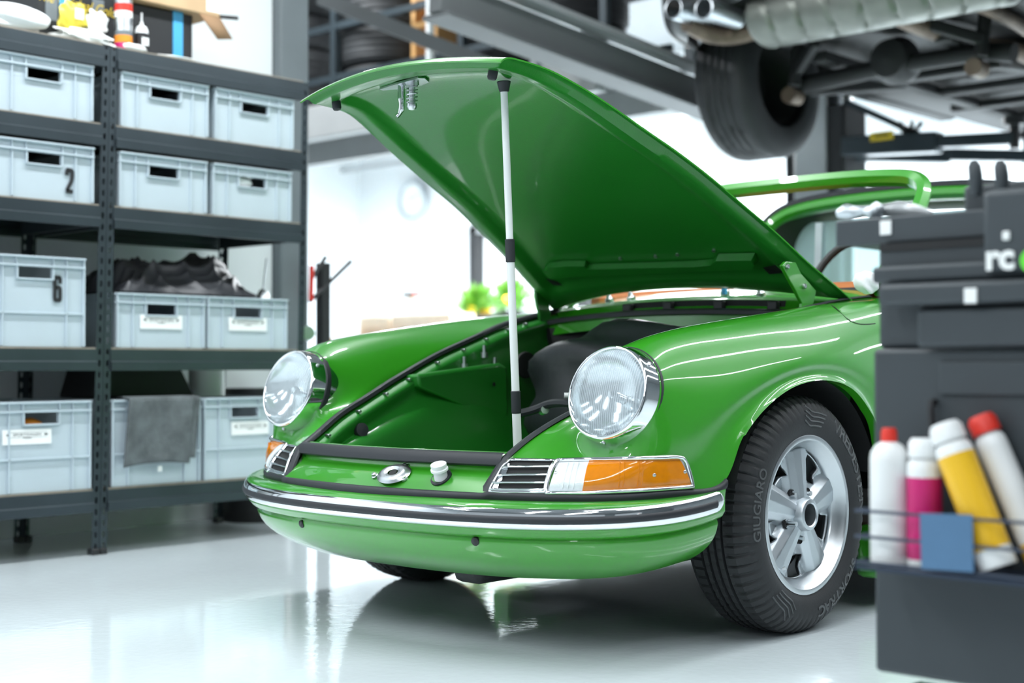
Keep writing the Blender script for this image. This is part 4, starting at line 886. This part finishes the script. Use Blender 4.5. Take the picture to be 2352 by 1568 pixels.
# barrel on the floor beyond the rack
q = at(590, 1192, z=0.); bl = thing('floor_drum', 'dark round drum standing on the floor beyond the rack end', 'drum', (q[0], q[1], 0)); MB().lathe([(.0001, 0), (.16, 0), (.165, .02), (.155, .05), (.155, .30), (.165, .32), (.155, .34), (.155, .60), (.0001, .60)], (0, 0, 0), (0, 0, 1), 36).build('drum_shell', M['black'], bl); MB().lathe([(.166, .0), (.168, .03), (.16, .05)], (0, 0, 0), (0, 0, 1), 36).build('drum_band', M['dark'], bl)
# ================================================================ tool trolley in the foreground
TR = M['trolley']; TY, TX = -1.08, 1.55
tr = thing('tool_trolley', 'anthracite tool trolley with side trays in the right foreground', 'trolley', (TX+.36, TY+.22, 0))
def tb(name, x0, x1, y0, y1, z0, z1, mt=TR, par=tr, bev=.008):
    return MB().box(((x0+x1)/2-TX-.36, (y0+y1)/2-TY-.22, (z0+z1)/2), (x1-x0, y1-y0, z1-z0)).build(name, mt, par, bevel=bev)
def Z(Y, d=TY): return float(at(2050, Y, y=d)[2])
def X(Xp, d=TY, Y=700): return float(at(Xp, Y, y=d)[0])
body = tb('cabinet', TX, TX+.72, TY, TY+.45, Z(1548), Z(800))
tb('upper_cabinet', TX, TX+.72, TY+.02, TY+.45, Z(800), Z(562))
yb = TY+.03
tb('top_tray', X(1918, yb, 540), TX+.66, yb+.016, yb+.30, Z(556, yb), Z(525, yb)); tb('tray_rim', X(1918, yb, 540), TX+.66, yb, yb+.0155, Z(558, yb), Z(496, yb), bev=.004)
tb('back_board', X(2150), TX+.72, TY+.10, TY+.13, Z(640), Z(440, TY+.1)); tb('side_panel', X(2255, TY-.03, 600), TX+.72, TY-.03, TY+.02, Z(640), Z(455, TY-.03), bev=.01)
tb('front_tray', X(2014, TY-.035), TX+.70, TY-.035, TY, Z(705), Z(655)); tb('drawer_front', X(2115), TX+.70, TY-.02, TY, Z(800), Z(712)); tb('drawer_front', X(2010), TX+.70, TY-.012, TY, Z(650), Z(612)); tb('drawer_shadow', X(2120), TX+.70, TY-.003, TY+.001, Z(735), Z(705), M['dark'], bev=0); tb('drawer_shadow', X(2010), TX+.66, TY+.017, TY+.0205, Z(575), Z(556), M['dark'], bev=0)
tb('handle_recess', X(2160), TX+.70, TY-.008, TY, Z(905), Z(830), bev=.003)
for Xp, Yp, s in ((2034, 523, 15), (2229, 679, 17)):
    d = yb-.002 if Yp < 600 else TY-.037; p = at(Xp, Yp, y=d); tb('white_label', p[0]-.0105, p[0]+.0105, d-.001, d+.002, p[2]-.012, p[2]+.012, M['paper'], bev=.001)
p = at(2311, 541, y=TY-.032); tb('badge_dot', p[0]-.006, p[0]+.006, TY-.034, TY-.03, p[2]-.007, p[2]+.007, M['paper'], bev=.003)
p = at(2296, 592, y=TY-.032); text_on('trolley_lettering', 'rc', .056, p-np.array([TX+.36, TY+.22, 0]), (1, 0, 0), (0, 0, 1), M['paper'], tr, depth=.001, bold=.0022)
p = at(2372, 598, y=TY-.034); MB().lathe([(.0001, .004), (.018, .004), (.020, 0)], p-np.array([TX+.36, TY+.22, 0]), (0, -1, 0), 24).build('green_dot', M['lime'], tr)
p = at(2147, 940, y=TY-.004); MB().tube([p-np.array([TX+.36, TY+.22, 0])+np.array(q) for q in ((0, .0, .012), (0, -.012, .012), (0, -.014, 0), (0, -.010, -.03))], .006, 8).build('hook', M['black'], tr)
for x, y in ((TX+.06, TY+.06), (TX+.66, TY+.06), (TX+.06, TY+.39), (TX+.66, TY+.39)):
    c = MB().lathe([(.0001, -.016), (.035, -.016), (.042, -.012), (.042, .012), (.035, .016), (.0001, .016)], (x-TX-.36, y-TY-.22+.02, .042), (1, 0, 0), 28).build('caster_wheel', M['rubber'], tr)
    MB().box((x-TX-.36, y-TY-.22, .11), (.05, .06, .10)).build('caster_fork', M['steel'], c, bevel=.004)
# wire can holder on the front
ZC = Z(1300, TY-.10); wx0 = float(at(2040, 1290, y=TY-.075)[0])-.034; wr = []
ch = MB().box(((wx0+TX+.70)/2-TX-.36, TY-.0615-TY-.22, ZC-.004), (TX+.70-wx0, .121, .006)).build('can_shelf', M['wire'], tr)
for Yp in (1178, 1238, 1298):
    z = Z(Yp, TY-.119); MB().tube([np.array(q)-[TX+.36, TY+.22, 0] for q in ((wx0, TY-.004, z), (wx0, TY-.119, z), (TX+.70, TY-.119, z), (TX+.70, TY-.004, z))], .0028, 8).build('holder_wire', M['wire'], tr)
# cans in the holder (each its own thing)
yc = TY-.075
def cx(Xp, Yp): return at(Xp, Yp, y=yc)
g_ = 'spray cans in the trolley holder'
p = cx(2040, 1290); aerosol('spray_can', 'white spray can with red nozzle, leftmost in the trolley holder', (p[0]+.003, yc, ZC+.001), .0305, .165, (('whitepaint', 1.),), ('red', .42, 'whitepaint'), group=g_)
p = cx(2126, 1290); aerosol('spray_can', 'magenta spray can with white cap behind the blue card', (p[0]-.003, yc+.004, ZC+.001), .0275, .150, (('whitepaint', .08), ('pink', .86), ('whitepaint', .06)), ('whitepaint', .9, 'whitepaint'), group=g_)
p = cx(2290, 1290); aerosol('spray_can', 'yellow spray can with white shoulder tilted to the left', (p[0]+.006, yc-.008, ZC+.0125), .029, .180, (('whitepaint', .16), ('canyellow', .84)), ('whitepaint', .9, 'whitepaint'), tilt=(0, -R_(22)), group=g_)
p = cx(2352, 1270); aerosol('spray_can', 'white spray can with red cap leaning behind the yellow one', (p[0]+.012, yc+.046, ZC+.013), .024, .195, (('canyellow', .2), ('whitepaint', .8)), ('red', .95, 'whitepaint'), tilt=(0, -R_(24)), group=g_)
p = cx(2390, 1100); aerosol('spray_can', 'white spray can cut by the right picture edge in the holder', (p[0]+.02, yc-.005, ZC+.001), .03, .16, (('whitepaint', 1.),), ('whitepaint', .9, 'whitepaint'), group=g_)
a, b_, c_, d_ = (at(x, y, y=TY-.126) for x, y in ((2112, 1178), (2233, 1182), (2236, 1314), (2116, 1306)))
m = MB(); m.add([a, b_, c_, d_]+[q+np.array([0, .002, 0]) for q in (a, b_, c_, d_)], [(3, 2, 1, 0), (4, 5, 6, 7), (0, 1, 5, 4), (1, 2, 6, 5), (2, 3, 7, 6), (3, 0, 4, 7)]); tag(m.build('blue_card', M['bluesheet'], None, sharp=None), 'blue card standing in front of the cans in the trolley holder', 'card')
# tools lying on the trolley
def tool(name, label, path, rr, mt, cat='tool'): return tag(MB().tube(path, rr, 12).build(name, M[mt], None, sharp=60), label, cat)
zt = Z(500, yb)
P = [at(x, y, y=yb+.06) for x, y in ((1925, 492), (1945, 486), (1965, 486), (1985, 484), (2000, 488), (2015, 484), (2026, 484))]
tool('screwdriver', 'pale grey rounded tool handle lying at the left end of the trolley tray', P, [.008, .014, .010, .007, .011, .016, .010], 'alu')
P = [at(x, y, y=yb+.08) for x, y in ((2028, 484), (2060, 480), (2100, 485), (2125, 488), (2140, 490))]; tool('pliers', 'dark padded pliers handle in the trolley tray beside the pale tool', P, [.009, .014, .013, .008, .005], 'bump_w')
for i, Xp in enumerate((2242, 2302)):
    P = [at(Xp+dx, y, y=TY+.06) for dx, y in ((0, 450), (0, 430), (-1, 405), (-4, 380), (-6, 368))]; tool('hand_tool', ('left', 'right')[i]+' grey upright tool handle standing in the trolley top', P, [.008, .011, .012, .011, .006], 'trolley', 'tool')
# white rag on the scuttle of the car
c = at(1990, 655, x=.66)+[0, 0, .008]; tag(blob('folded_rag', c, (.03, .045, .032), M['cloth_w'], None, 31, .12, 16), 'folded white rag lying on the windscreen scuttle beside the trolley', 'rag')
# ================================================================ grey off-roader on the lift (rear towards the viewer)
sv = thing('lifted_vehicle', 'grey off-road vehicle raised on the lift, underside and muffler showing', 'vehicle', (-.85, 3.57, 1.86)); SO = np.array([-.85, 3.57, 1.86])
UN = M['under']
def sb(m, name, mt, **k): m.v = [tuple(np.array(v)-SO) for v in m.v]; return m.build(name, mt, sv, **k)
WR, WXL, WXR, WY, WZ2 = .42, -1.70, .30, 3.57, 2.285
for xw, s in ((WXL, -1), (WXR, 1)):
    for yw in (WY,):
        pr = [(.235, .0), (.25, .010), (.30, .020), (.345, .016), (.368, .004), (.379, -.012), (.385, -.04)]+[(.385-.009*(k % 3 == 1), -.05-.013*k) for k in range(12)]+[(.385, -.215), (.379, -.235), (.365, -.252), (.33, -.268), (.28, -.272), (.24, -.262), (.232, -.25)]
        ty = sb(MB().lathe([(r*1.1, h*1.2) for r, h in pr], (xw+s*.13, yw, WZ2), (s, 0, 0), 96, lambda r, h, a, k: r-.006 if (-.26 < h < -.04 and ((a*60/(2*math.pi)+abs(h+.13)*14) % 1) < .16) else r), 'rear_tyre' if yw == WY else 'front_tyre', M['tyre'], sharp=30)
        sb(MB().lathe([(.236, -.255), (.228, -.24), (.215, -.12), (.20, -.06), (.05, -.05), (.0001, -.05)], (xw+s*.13, yw, WZ2), (s, 0, 0), 48), 'wheel_rim', M['under'])
# body shell: lower sides, rear bumper, floor
def shell(x0, x1, y0, y1, z0, z1, name, mt, bev=.05): return sb(MB().box(((x0+x1)/2, (y0+y1)/2, (z0+z1)/2), (x1-x0, y1-y0, z1-z0)), name, mt, bevel=bev)
shell(-1.50, .15, 3.30, 7.3, 2.44, 2.56, 'floor_pan', UN); shell(-1.66, .30, 4.15, 7.3, 2.395, 2.5, 'under_tray', UN, .02); shell(-1.78, .42, 2.95, 7.4, 2.66, 3.35, 'body_shell', M['suv'], .10)
for x in (-1.72, .34): shell(x-.07, x+.07, 4.1, 6.0, 2.385, 2.55, 'sill_panel', UN, .03)
# rear bumper, rounded corners
rows = []
for x, y in [(.46, 3.3), (.45, 2.95), (.36, 2.74), (.15, 2.66), (-.75, 2.63), (-1.55, 2.66), (-1.76, 2.74), (-1.85, 2.95), (-1.86, 3.2)]:
    k = .17*sm(.55, .95, 1-abs(x+.85)/1.05+.45); rows.append([(x+(-.85-x)*.10, y+.10, 2.40+k), (x+(-.85-x)*.05, y+.035, 2.43+k), (x, y, 2.52+k), (x, y, 2.72+k*.3), (x+(-.85-x)*.01, y+.02, 2.82)])
bmp = sb(MB().grid(bsurf(rows, 60, 16, .5)), 'rear_bumper', M['suv'], sharp=60)
sb(MB().box((-1.83, 2.90, 2.80), (.10, .2, .16)), 'tail_lamp', M['red'], bevel=.02)
sb(MB().box((-.85, 2.78, 2.605), (1.55, .22, .05)), 'bumper_lower_panel', UN, bevel=.02)
for Xp, Yp in ((1552, 30), (1622, 30)):
    p = at(Xp, Yp, y=2.60); sb(MB().cyl(p+np.array([0, -.02, .02]), p+np.array([0, .28, .02]), .055, .05, n=4 if False else 20, cap=False).lathe([(.055, -.0), (.048, -.002), (.046, .25)], p+np.array([0, -.02, .02]), (0, 1, 0), 20), 'exhaust_tip', M['alu'])
# muffler: transverse ribbed oval can
mA = []; xs = np.linspace(-1.33, .10, 90)
for i, x in enumerate(xs):
    e = min(1, min(x+1.33, .10-x)/.08+.08)**.5; row = []
    for a in np.linspace(0, 2*math.pi, 41)[:-1]:
        ph_ = ((x+.10*math.cos(a)+.06*math.sin(a))/.165) % 1; rb = 1-.09*math.exp(-((ph_-.5)/.06)**2); row.append((x, 2.98+.19*e*rb*math.cos(a), 2.475+.145*e*rb*math.sin(a)))
    mA.append(row)
sb(MB().grid(np.array(mA), cv=True), 'muffler', M['muffler'], sharp=40)
sb(MB().tube(bcurve([(-1.28, 3.0, 2.44), (-1.42, 2.98, 2.42), (-1.52, 2.90, 2.42), (-1.56, 2.72, 2.46)], 20), .045, 14), 'tail_pipe', M['rusty'])
sb(MB().tube(bcurve([(.0, 3.0, 2.47), (.08, 2.99, 2.47), (.15, 2.97, 2.47), (.22, 2.95, 2.46)], 12), .045, 14), 'tail_pipe', M['rusty'])
sb(MB().tube(bcurve([(-.60, 3.05, 2.42), (-.55, 3.35, 2.38), (-.45, 3.9, 2.36), (-.40, 4.6, 2.36), (-.50, 6.5, 2.36)], 30), .05, 14), 'exhaust_pipe', M['rusty'])
sb(MB().tube(bcurve([(-.25, 3.05, 2.42), (-.20, 3.5, 2.40), (-.25, 4.2, 2.38), (-.30, 5.5, 2.38)], 24), .035, 12), 'exhaust_pipe', M['rusty'])
sb(MB().tube([(-1.45, 3.57, 2.24), (-.90, 3.57, 2.27), (-.35, 3.57, 2.27), (-.2, 3.57, 2.24)], [.05, .045, .045, .05], 14), 'rear_axle', UN)
sb(blob('diff', (-.85, 3.6, 2.30), (.16, .18, .13), UN, None, 41, .05, 14) and MB().lathe([(.0001, -.12), (.10, -.10), (.13, 0), (.10, .10), (.0001, .12)], (-.85, 3.6, 2.30), (0, 1, 0), 20), 'differential', UN)
bpy.data.objects.remove(bpy.data.objects['diff'])
for x in (-1.38, -.32):
    sb(MB().bar((x, 3.6, 2.22), (x+.18*(1 if x < -.8 else -1), 4.35, 2.34), .06, .07), 'trailing_arm', UN, bevel=.012); sb(MB().bar((x+.02, 3.45, 2.30), (-.85+.3*(1 if x > -.8 else -1), 3.30, 2.40), .05, .06), 'control_arm', UN, bevel=.012)
    sb(MB().cyl((x, 3.45, 2.22), (x+.03, 3.5, 2.62), .035, n=14), 'damper', UN); sb(MB().lathe([(.0001, -.05), (.045, -.05), (.045, .05), (.0001, .05)], (x-.05, 3.52, 2.18), (0, 1, 0), 16), 'bush', M['rusty'])
for k in range(5): sb(MB().box((-.95+.2*(k % 2), 4.2+.55*k, 2.335), (.8, .09, .05)), 'cross_member', UN, bevel=.012)
for x in (-1.2, -.5): sb(MB().box((x, 5.2, 2.345), (.09, 3.6, .06)), 'frame_rail', UN, bevel=.012)
# two-post lift
lf = thing('car_lift', 'grey two-post vehicle lift column with swing arms behind the open bonnet', 'lift', (-2.25, 5.1, 0)); LO = np.array([-2.25, 5.1, 0])
def lb(m, name, mt, **k): m.v = [tuple(np.array(v)-LO) for v in m.v]; return m.build(name, mt, lf, **k)
lb(MB().box((-2.32, 5.1, 1.6), (.08, .34, 3.2)), 'column_back', M['dark'], bevel=.01)
for s in (-1, 1): lb(MB().box((-2.17, 5.1+s*.16, 1.6), (.24, .025, 3.2)), 'column_side', M['bump_w'], bevel=.006)
lb(MB().box((-2.05, 5.1, 1.6), (.03, .06, 3.2)), 'chain_guard', M['alu'], bevel=.005); lb(MB().box((-2.15, 5.1, .02), (.6, .6, .04)), 'base_plate', M['pillar'], bevel=.01)
lb(MB().box((-2.03, 5.1, 2.12), (.20, .30, .55)), 'carriage', M['black'], bevel=.015)
for q, ln in (((-1.20, 6.1, 2.10), 1),):
    a = np.array([-2.0, 5.1, 2.10]); b = np.array(q); mid_ = lerp(a, b, .55)
    lb(MB().bar(a, mid_, .12, .12), 'swing_arm', M['rack'], bevel=.01); lb(MB().bar(lerp(a, b, .5), b, .085, .08), 'arm_extension', M['rack'], bevel=.008)
    lb(MB().cyl(b+[0, 0, -.05], b+[0, 0, .12], .035, n=16).cyl(b+[0, 0, .12], b+[0, 0, .16], .07, n=20), 'lift_pad', M['black'])
a, b = np.array([-1.95, 5.0, 2.12]), at(2330, 318, y=5.0); b[1] = 5.0
lb(MB().bar(a, lerp(a, b, .58), .12, .125), 'swing_arm', M['rack'], bevel=.01); lb(MB().bar(lerp(a, b, .55), b, .09, .075), 'arm_extension', M['rack'], bevel=.008); lb(MB().cyl(b+[0, 0, -.06], b+[0, 0, .10], .03, n=16).cyl(b+[0, 0, .08], b+[0, 0, .13], .065, n=20), 'lift_pad', M['black'])
lb(MB().bar((-1.95, 5.0, 2.42), lerp(a, b, .45)+[0, 0, .06], .04, .04), 'arm_brace', M['rack'])
p = at(2025, 312, y=4.92); lb(MB().box(p, (.16, .006, .055)), 'warning_label', M['yellow']); lb(MB().box(p-[0, .004, 0], (.10, .003, .012)), 'label_print', M['ink'])
c = lerp(a, b, .40)+[0, 0, .075]; lb(MB().lathe([(.0001, .02), (.03, .02), (.05, 0)], c, (0, 0, 1), 18), 'gear_hub', M['black'])
for k in range(7): e = 2*math.pi*k/7; lb(MB().cyl(c+[.03*math.cos(e), .03*math.sin(e), 0], c+[.085*math.cos(e), .085*math.sin(e), .055], .011, n=8), 'gear_tooth', M['black'])
# ================================================================ mezzanine with tyre store, far end of the hall
FY = 3.0
fz0, fz1 = 2.27, 2.50
mz = thing('mezzanine', 'grey steel mezzanine deck under the tyre store', 'mezzanine', (-5.3, FY+.45, 0)); MO = np.array([-5.3, FY+.45, 0])
def mb(m, name, mt, **k): m.v = [tuple(np.array(v)-MO) for v in m.v]; return m.build(name, mt, mz, **k)
mb(MB().box((-5.5, FY+.05, (fz0+fz1)/2), (6.2, .10, fz1-fz0)), 'fascia_beam', M['fascia'], bevel=.01); mb(MB().box((-5.5, FY+.45, fz1-.03), (6.2, .8, .06)), 'deck', M['concrete'])
mb(MB().box((-5.5, FY+.85, (fz0+fz1)/2), (6.2, .10, fz1-fz0)), 'fascia_beam', M['fascia'])
for x in (-8.4, -6.9): mb(MB().box((x, FY+.84, fz0/2), (.12, .12, fz0)), 'deck_post', M['pillar'])
tr_ = thing('tyre_rack', 'dark steel rack holding the stored tyres on the mezzanine', 'tyre rack', (-5.0, FY+.45, fz1)); TO = np.array([-5., FY+.45, fz1])
def rb(m, name, mt, **k): m.v = [tuple(np.array(v)-TO) for v in m.v]; return m.build(name, mt, tr_, **k)
zA, zB, zC = (float(at(x, y, y=FY+.03)[2]) for x, y in ((980, 134), (980, 8), (1300, 145)))
for z in (zA, zB, zB+.42): rb(MB().box((-5.2, FY+.04, z), (5.4, .04, .045)), 'rail', M['rack']); rb(MB().box((-5.2, FY+.86, z), (5.4, .04, .045)), 'rail', M['rack'])
for Xp in (600, 770, 1062, 1390):
    x = float(at(Xp, 100, y=FY+.04)[0])
    for y in (FY+.04, FY+.86): rb(MB().box((x, y, fz1+.78), (.05, .045, 1.56)), 'upright', M['rack'])
tp = [(.20, .0), (.22, -.012), (.27, -.016), (.31, -.006), (.325, .02)]+[(.33-.008*(k % 3 == 1), .03+.0145*k) for k in range(11)]+[(.325, .20), (.31, .225), (.27, .236), (.22, .232), (.20, .22)]
proto_t = None
cols = [(690, 'leftmost'), (897, 'second'), (1164, 'third'), (1338, 'fourth')]
for ci, (Xp, w) in enumerate(cols):
    x = float(at(Xp, 110, y=FY+.45)[0])
    for j in range(5):
        z = fz1+.0175+.2545*j
        lab = 'black tyre in the %s stack of the mezzanine tyre store, %s from the bottom' % (w, ('lowest', 'second', 'third', 'fourth', 'fifth')[j])
        if proto_t is None:
            proto_t = MB().lathe(tp, (0, 0, 0), (0, 0, 1), 56).build('stored_tyre', M['tyre'], None, sharp=35); o = proto_t
        else: o = proto_t.copy(); COL.objects.link(o)
        o.location = (x+.012*math.sin(j*3+ci), FY+.45+.01*math.cos(j*2+ci), z); k_ = (1.06, 1.10, .88, .88)[ci]; o.scale = (k_, k_, 1); tag(o, lab, 'tyre', 'tyres stored on the mezzanine')
wx = float(at(1034, 60, y=FY+.40)[0])
wf = thing('wooden_shelf', 'small pine wood shelf frame between the tyre stacks', 'wooden frame', (wx, FY+.30, fz1))
for s in (-1, 1): MB().box((s*.105, 0, .55), (.035, .28, 1.1)).build('side_board', M['wood'], wf)
for z in (.05, .44, .62, .80): MB().box((0, 0, z), (.174, .28, .035)).build('cross_board', M['wood'], wf)
p0_, p1_ = at(988, -40, y=FY-.04), at(990, 175, y=FY-.04)
tag(MB().cyl((p0_[0], p0_[1], 4.30), (p0_[0], p1_[1], p1_[2]), .026, n=14).build('white_pipe', M['whitepaint'], None), 'white vertical pipe in front of the tyre rack', 'pipe')
# overhead rails running towards the viewer
a, b = at(985, 0, x=-2.15), at(1600, 215, x=-2.15); zb_ = (a[2]+b[2])/2
gb = thing('gantry_beam', 'long grey overhead steel beam leading towards the mezzanine', 'beam', (-2.15, 3.0, 2.5)); 
P_, Q_ = at(1000, -12, x=-2.15)-[-2.15, 3, 2.5], at(1640, 232, x=-2.15)-[-2.15, 3, 2.5]
MB().bar(P_, Q_, .08, .17).build('beam_web', M['concrete'], gb, bevel=.006); MB().bar(P_+[0, 0, .12], Q_+[0, 0, .12], .24, .03).build('top_flange', M['bump_w'], gb); MB().bar(P_+[0, 0, -.10], Q_+[0, 0, -.10], .18, .02).build('bottom_flange', M['concrete'], gb)
MB().bar(P_+[.02, .25, .15], P_+[.02, .25, 1.8], .06, .06, (1, 0, 0)).build('hanger', M['pillar'], gb); MB().bar(Q_+[.02, -.25, .15], Q_+[.02, -.25, 1.9], .06, .06, (1, 0, 0)).build('hanger', M['pillar'], gb)
rl = thing('guard_rail', 'thin grey slanting guard rail below the overhead beam', 'rail', (-3.3, 2.5, 2.3)); P_, Q_ = at(735, -6, y=2.2)-[-3.3, 2.5, 2.3], at(1225, 192, y=2.8)-[-3.3, 2.5, 2.3]
MB().bar(P_, Q_, .05, .085).build('rail_bar', M['concrete'], rl); MB().bar(Q_, Q_+np.array([0, .12, .62]), .05, .05, (1, 0, 0)).build('rail_post', M['pillar'], rl)
# lamps under the mezzanine and wood slats round them
for i, (Xa, Ya, Xb, Yb) in enumerate(((765, 312, 900, 322), (1515, 222, 1640, 212))):
    y_ = FY+2.75; a, b = at(Xa, Ya, y=y_), at(Xb, Yb, y=y_); z_ = (a[2]+b[2])/2; 
    t = thing('ceiling_tube', ('left', 'right')[i]+' bright tube lamp under the mezzanine', 'lamp', ((a[0]+b[0])/2, y_, z_)); MB().cyl((a[0]-b[0], 0, 0), (b[0]-a[0], 0, 0), .035, n=14).build('tube', M['lamp'], t); MB().box((0, 0, .05), (2*(b[0]-a[0]), .10, .04)).build('fitting', M['whitepaint'], t)
    MB().box((0, .10, .085), (2.2, .8, .03)).build('wood_backing', M['wood'], t)
# far wall: curtain rail, clock, door frame, window
q = at(945, 460, y=9.9); ck = thing('wall_clock', 'round white wall clock with grey rim on the far white wall', 'clock', (q[0], q[1]+.04, q[2])); MB().lathe([(.0001, .0), (.22, .0)], (0, -.02, 0), (0, -1, 0), 40).build('clock_face', M['paper'], ck); MB().lathe([(.215, .0), (.22, .04), (.25, .045), (.265, .02), (.265, -.03)], (0, -.01, 0), (0, -1, 0), 48).build('clock_rim', M['alu'], ck)
for a_, l_ in ((40, .15), (150, .11)): MB().bar((0, -.025, 0), (l_*math.cos(R_(a_)), -.025, l_*math.sin(R_(a_))), .012, .004, (0, 1, 0)).build('clock_hand', M['bump_w'], ck)
a, b = at(720, 402, y=9.7), at(960, 385, y=9.7); tag(MB().bar(a, (b[0], b[1], a[2]), .05, .05).build('curtain_rail', M['bump_w'], None), 'thin grey rail high on the far white wall', 'rail')
q = at(1072, 700, y=9.6); dfr = thing('door_frame', 'dark grey door frame at the far wall beside the plants', 'door frame', (q[0]+.9, 9.8, 0)); 
for dx in (-.9, .9): MB().box((dx, 0, 1.25), (.16, .18, 2.5)).build('jamb', M['black'], dfr, bevel=.01)
MB().box((0, 0, 2.46), (1.96, .18, .14)).build('lintel', M['bump_w'], dfr, bevel=.01); MB().box((0, .06, 1.2), (1.64, .03, 2.4)).build('glazing', M['wall'], dfr)
# things near the far wall
def box_thing(name, label, cat, X0, X1, Y0, Y1, y, dpt, mt, ground=None):
    a, b = at(X0, Y1, y=y), at(X1, Y0, y=y); t = thing(name, label, cat, ((a[0]+b[0])/2, y+dpt/2, 0 if ground is None else ground)); z0 = 0 if ground is None else ground
    MB().box((0, 0, (b[2]-z0)/2), (b[0]-a[0], dpt, b[2]-z0)).build(cat.split()[-1]+'_body', M[mt], t, bevel=.008); return t
tbz = float(at(900, 772, y=6.6)[2])
t = thing('workbench', 'pale workbench behind the far wing carrying cardboard boxes', 'workbench', (float(at(930, 770, y=6.6)[0]), 6.9, 0)); MB().box((0, 0, tbz-.03), (2.2, .7, .05)).build('bench_top', M['wood'], t); 
for sx in (-1, 1):
    for sy in (-1, 1): MB().box((sx*1.0, sy*.28, (tbz-.055)/2), (.06, .06, tbz-.055)).build('leg', M['pillar'], t)
for X0, X1, Y0, lab in ((825, 893, 724, 'left brown cardboard box on the far workbench'), (897, 1035, 718, 'wide brown cardboard box on the far workbench')):
    b = box_thing('parcel_box', lab, 'box', X0, X1, Y0, 772, 6.65, .35, 'litcard', tbz); c = [o for o in b.children][0]
    MB().box((0, -.002, float(at(900, Y0, y=6.65)[2])-tbz+.002), (.05, .35, .004)).build('packing_tape', M['wood'], b)
a = at(945, 676, y=6.7); tl = thing('marker_tool', 'black and red hand tool on a stand above the far cardboard boxes', 'tool', (a[0], a[1], a[2])); MB().cyl((-.11, 0, 0), (.05, 0, 0), .028, n=14).build('grip', M['black'], tl); MB().cyl((.05, 0, 0), (.11, 0, 0), .026, n=14).build('tip', M['red'], tl); zz = float(at(900, 718, y=6.65)[2])-a[2]; MB().box((0, 0, zz/2-.0), (.03, .03, -zz)).build('stand', M['card'], tl)
# wall bracket arms beyond the rack
q = at(705, 760, x=-2.62); st = thing('hose_stand', 'black stand with two slanting arms just beyond the rack', 'stand', (-2.62, q[1]+.10, 0)); so = np.array([-2.62, q[1]+.10, 0])
MB().box((0, 0, .60), (.05, .05, 1.2)).build('stand_post', M['black'], st); MB().box((0, 0, .02), (.3, .3, .04)).build('stand_base', M['black'], st)
for (X0, Y0, X1, Y1) in ((712, 692, 806, 600), (716, 640, 748, 590)): MB().cyl(at(X0, Y0, x=-2.60)-so, at(X1, Y1, x=-2.60)-so, .010, n=10).build('stand_arm', M['black'], st)
MB().cyl(at(716, 610, x=-2.6)-so, at(714, 690, x=-2.6)-so, .012, n=10).build('stand_rod', M['red'], st); MB().lathe([(.0001, -.02), (.03, -.02), (.034, 0), (.03, .02), (.0001, .02)], at(706, 765, x=-2.15)-so, (1, -.5, 0), 18).build('stand_knob', M['steel'], st)
# plants by the far door
for i, (Xp, Yp, r_, lab) in enumerate(((1095, 722, .26, 'left leafy green plant with yellow flowers by the far door'), (1175, 714, .32, 'right leafy green plant in a dark pot by the far door'))):
    q = at(Xp, Yp, y=7.6+1.2*i); t = thing('potted_plant', lab, 'plant', (q[0], q[1], 0)); zp = q[2]
    MB().lathe([(.0001, 0), (.16, 0), (.20, zp-.02), (.22, zp), (.18, zp), (.17, zp-.05), (.0001, zp-.05)], (0, 0, 0), (0, 0, 1), 24).build('plant_pot', M['black'], t)
    lm = MB(); rr = random.Random(i+5)
    for kk in range(150):
        a = rr.uniform(0, 6.28); e = rr.uniform(.2, 1.4); l = rr.uniform(.5, 1.2)*r_; d = np.array([math.cos(a)*math.cos(e), math.sin(a)*math.cos(e), math.sin(e)]); o = np.array([0, 0, zp-.05])+d*l*.8; u_, w_, _ = frame(d)
        lm.add([o, o+d*.06+u_*.045, o+d*.19+u_*.01, o+d*.06-u_*.045+w_*.01], [(0, 1, 2, 3)])
    f = lm.build('foliage', M['leaf'], t, sharp=None); f['kind'] = 'stuff'
    for kk in range(6 if i == 0 else 2): a = rr.uniform(0, 6.28); MB().lathe([(.0001, .02), (.05, .015), (.055, 0), (.0001, -.01)], (r_*.7*math.cos(a), r_*.7*math.sin(a)-.1, zp+rr.uniform(.0, .22)), (.2, -1, .3), 12).build('flower', M['canyellow'], t)
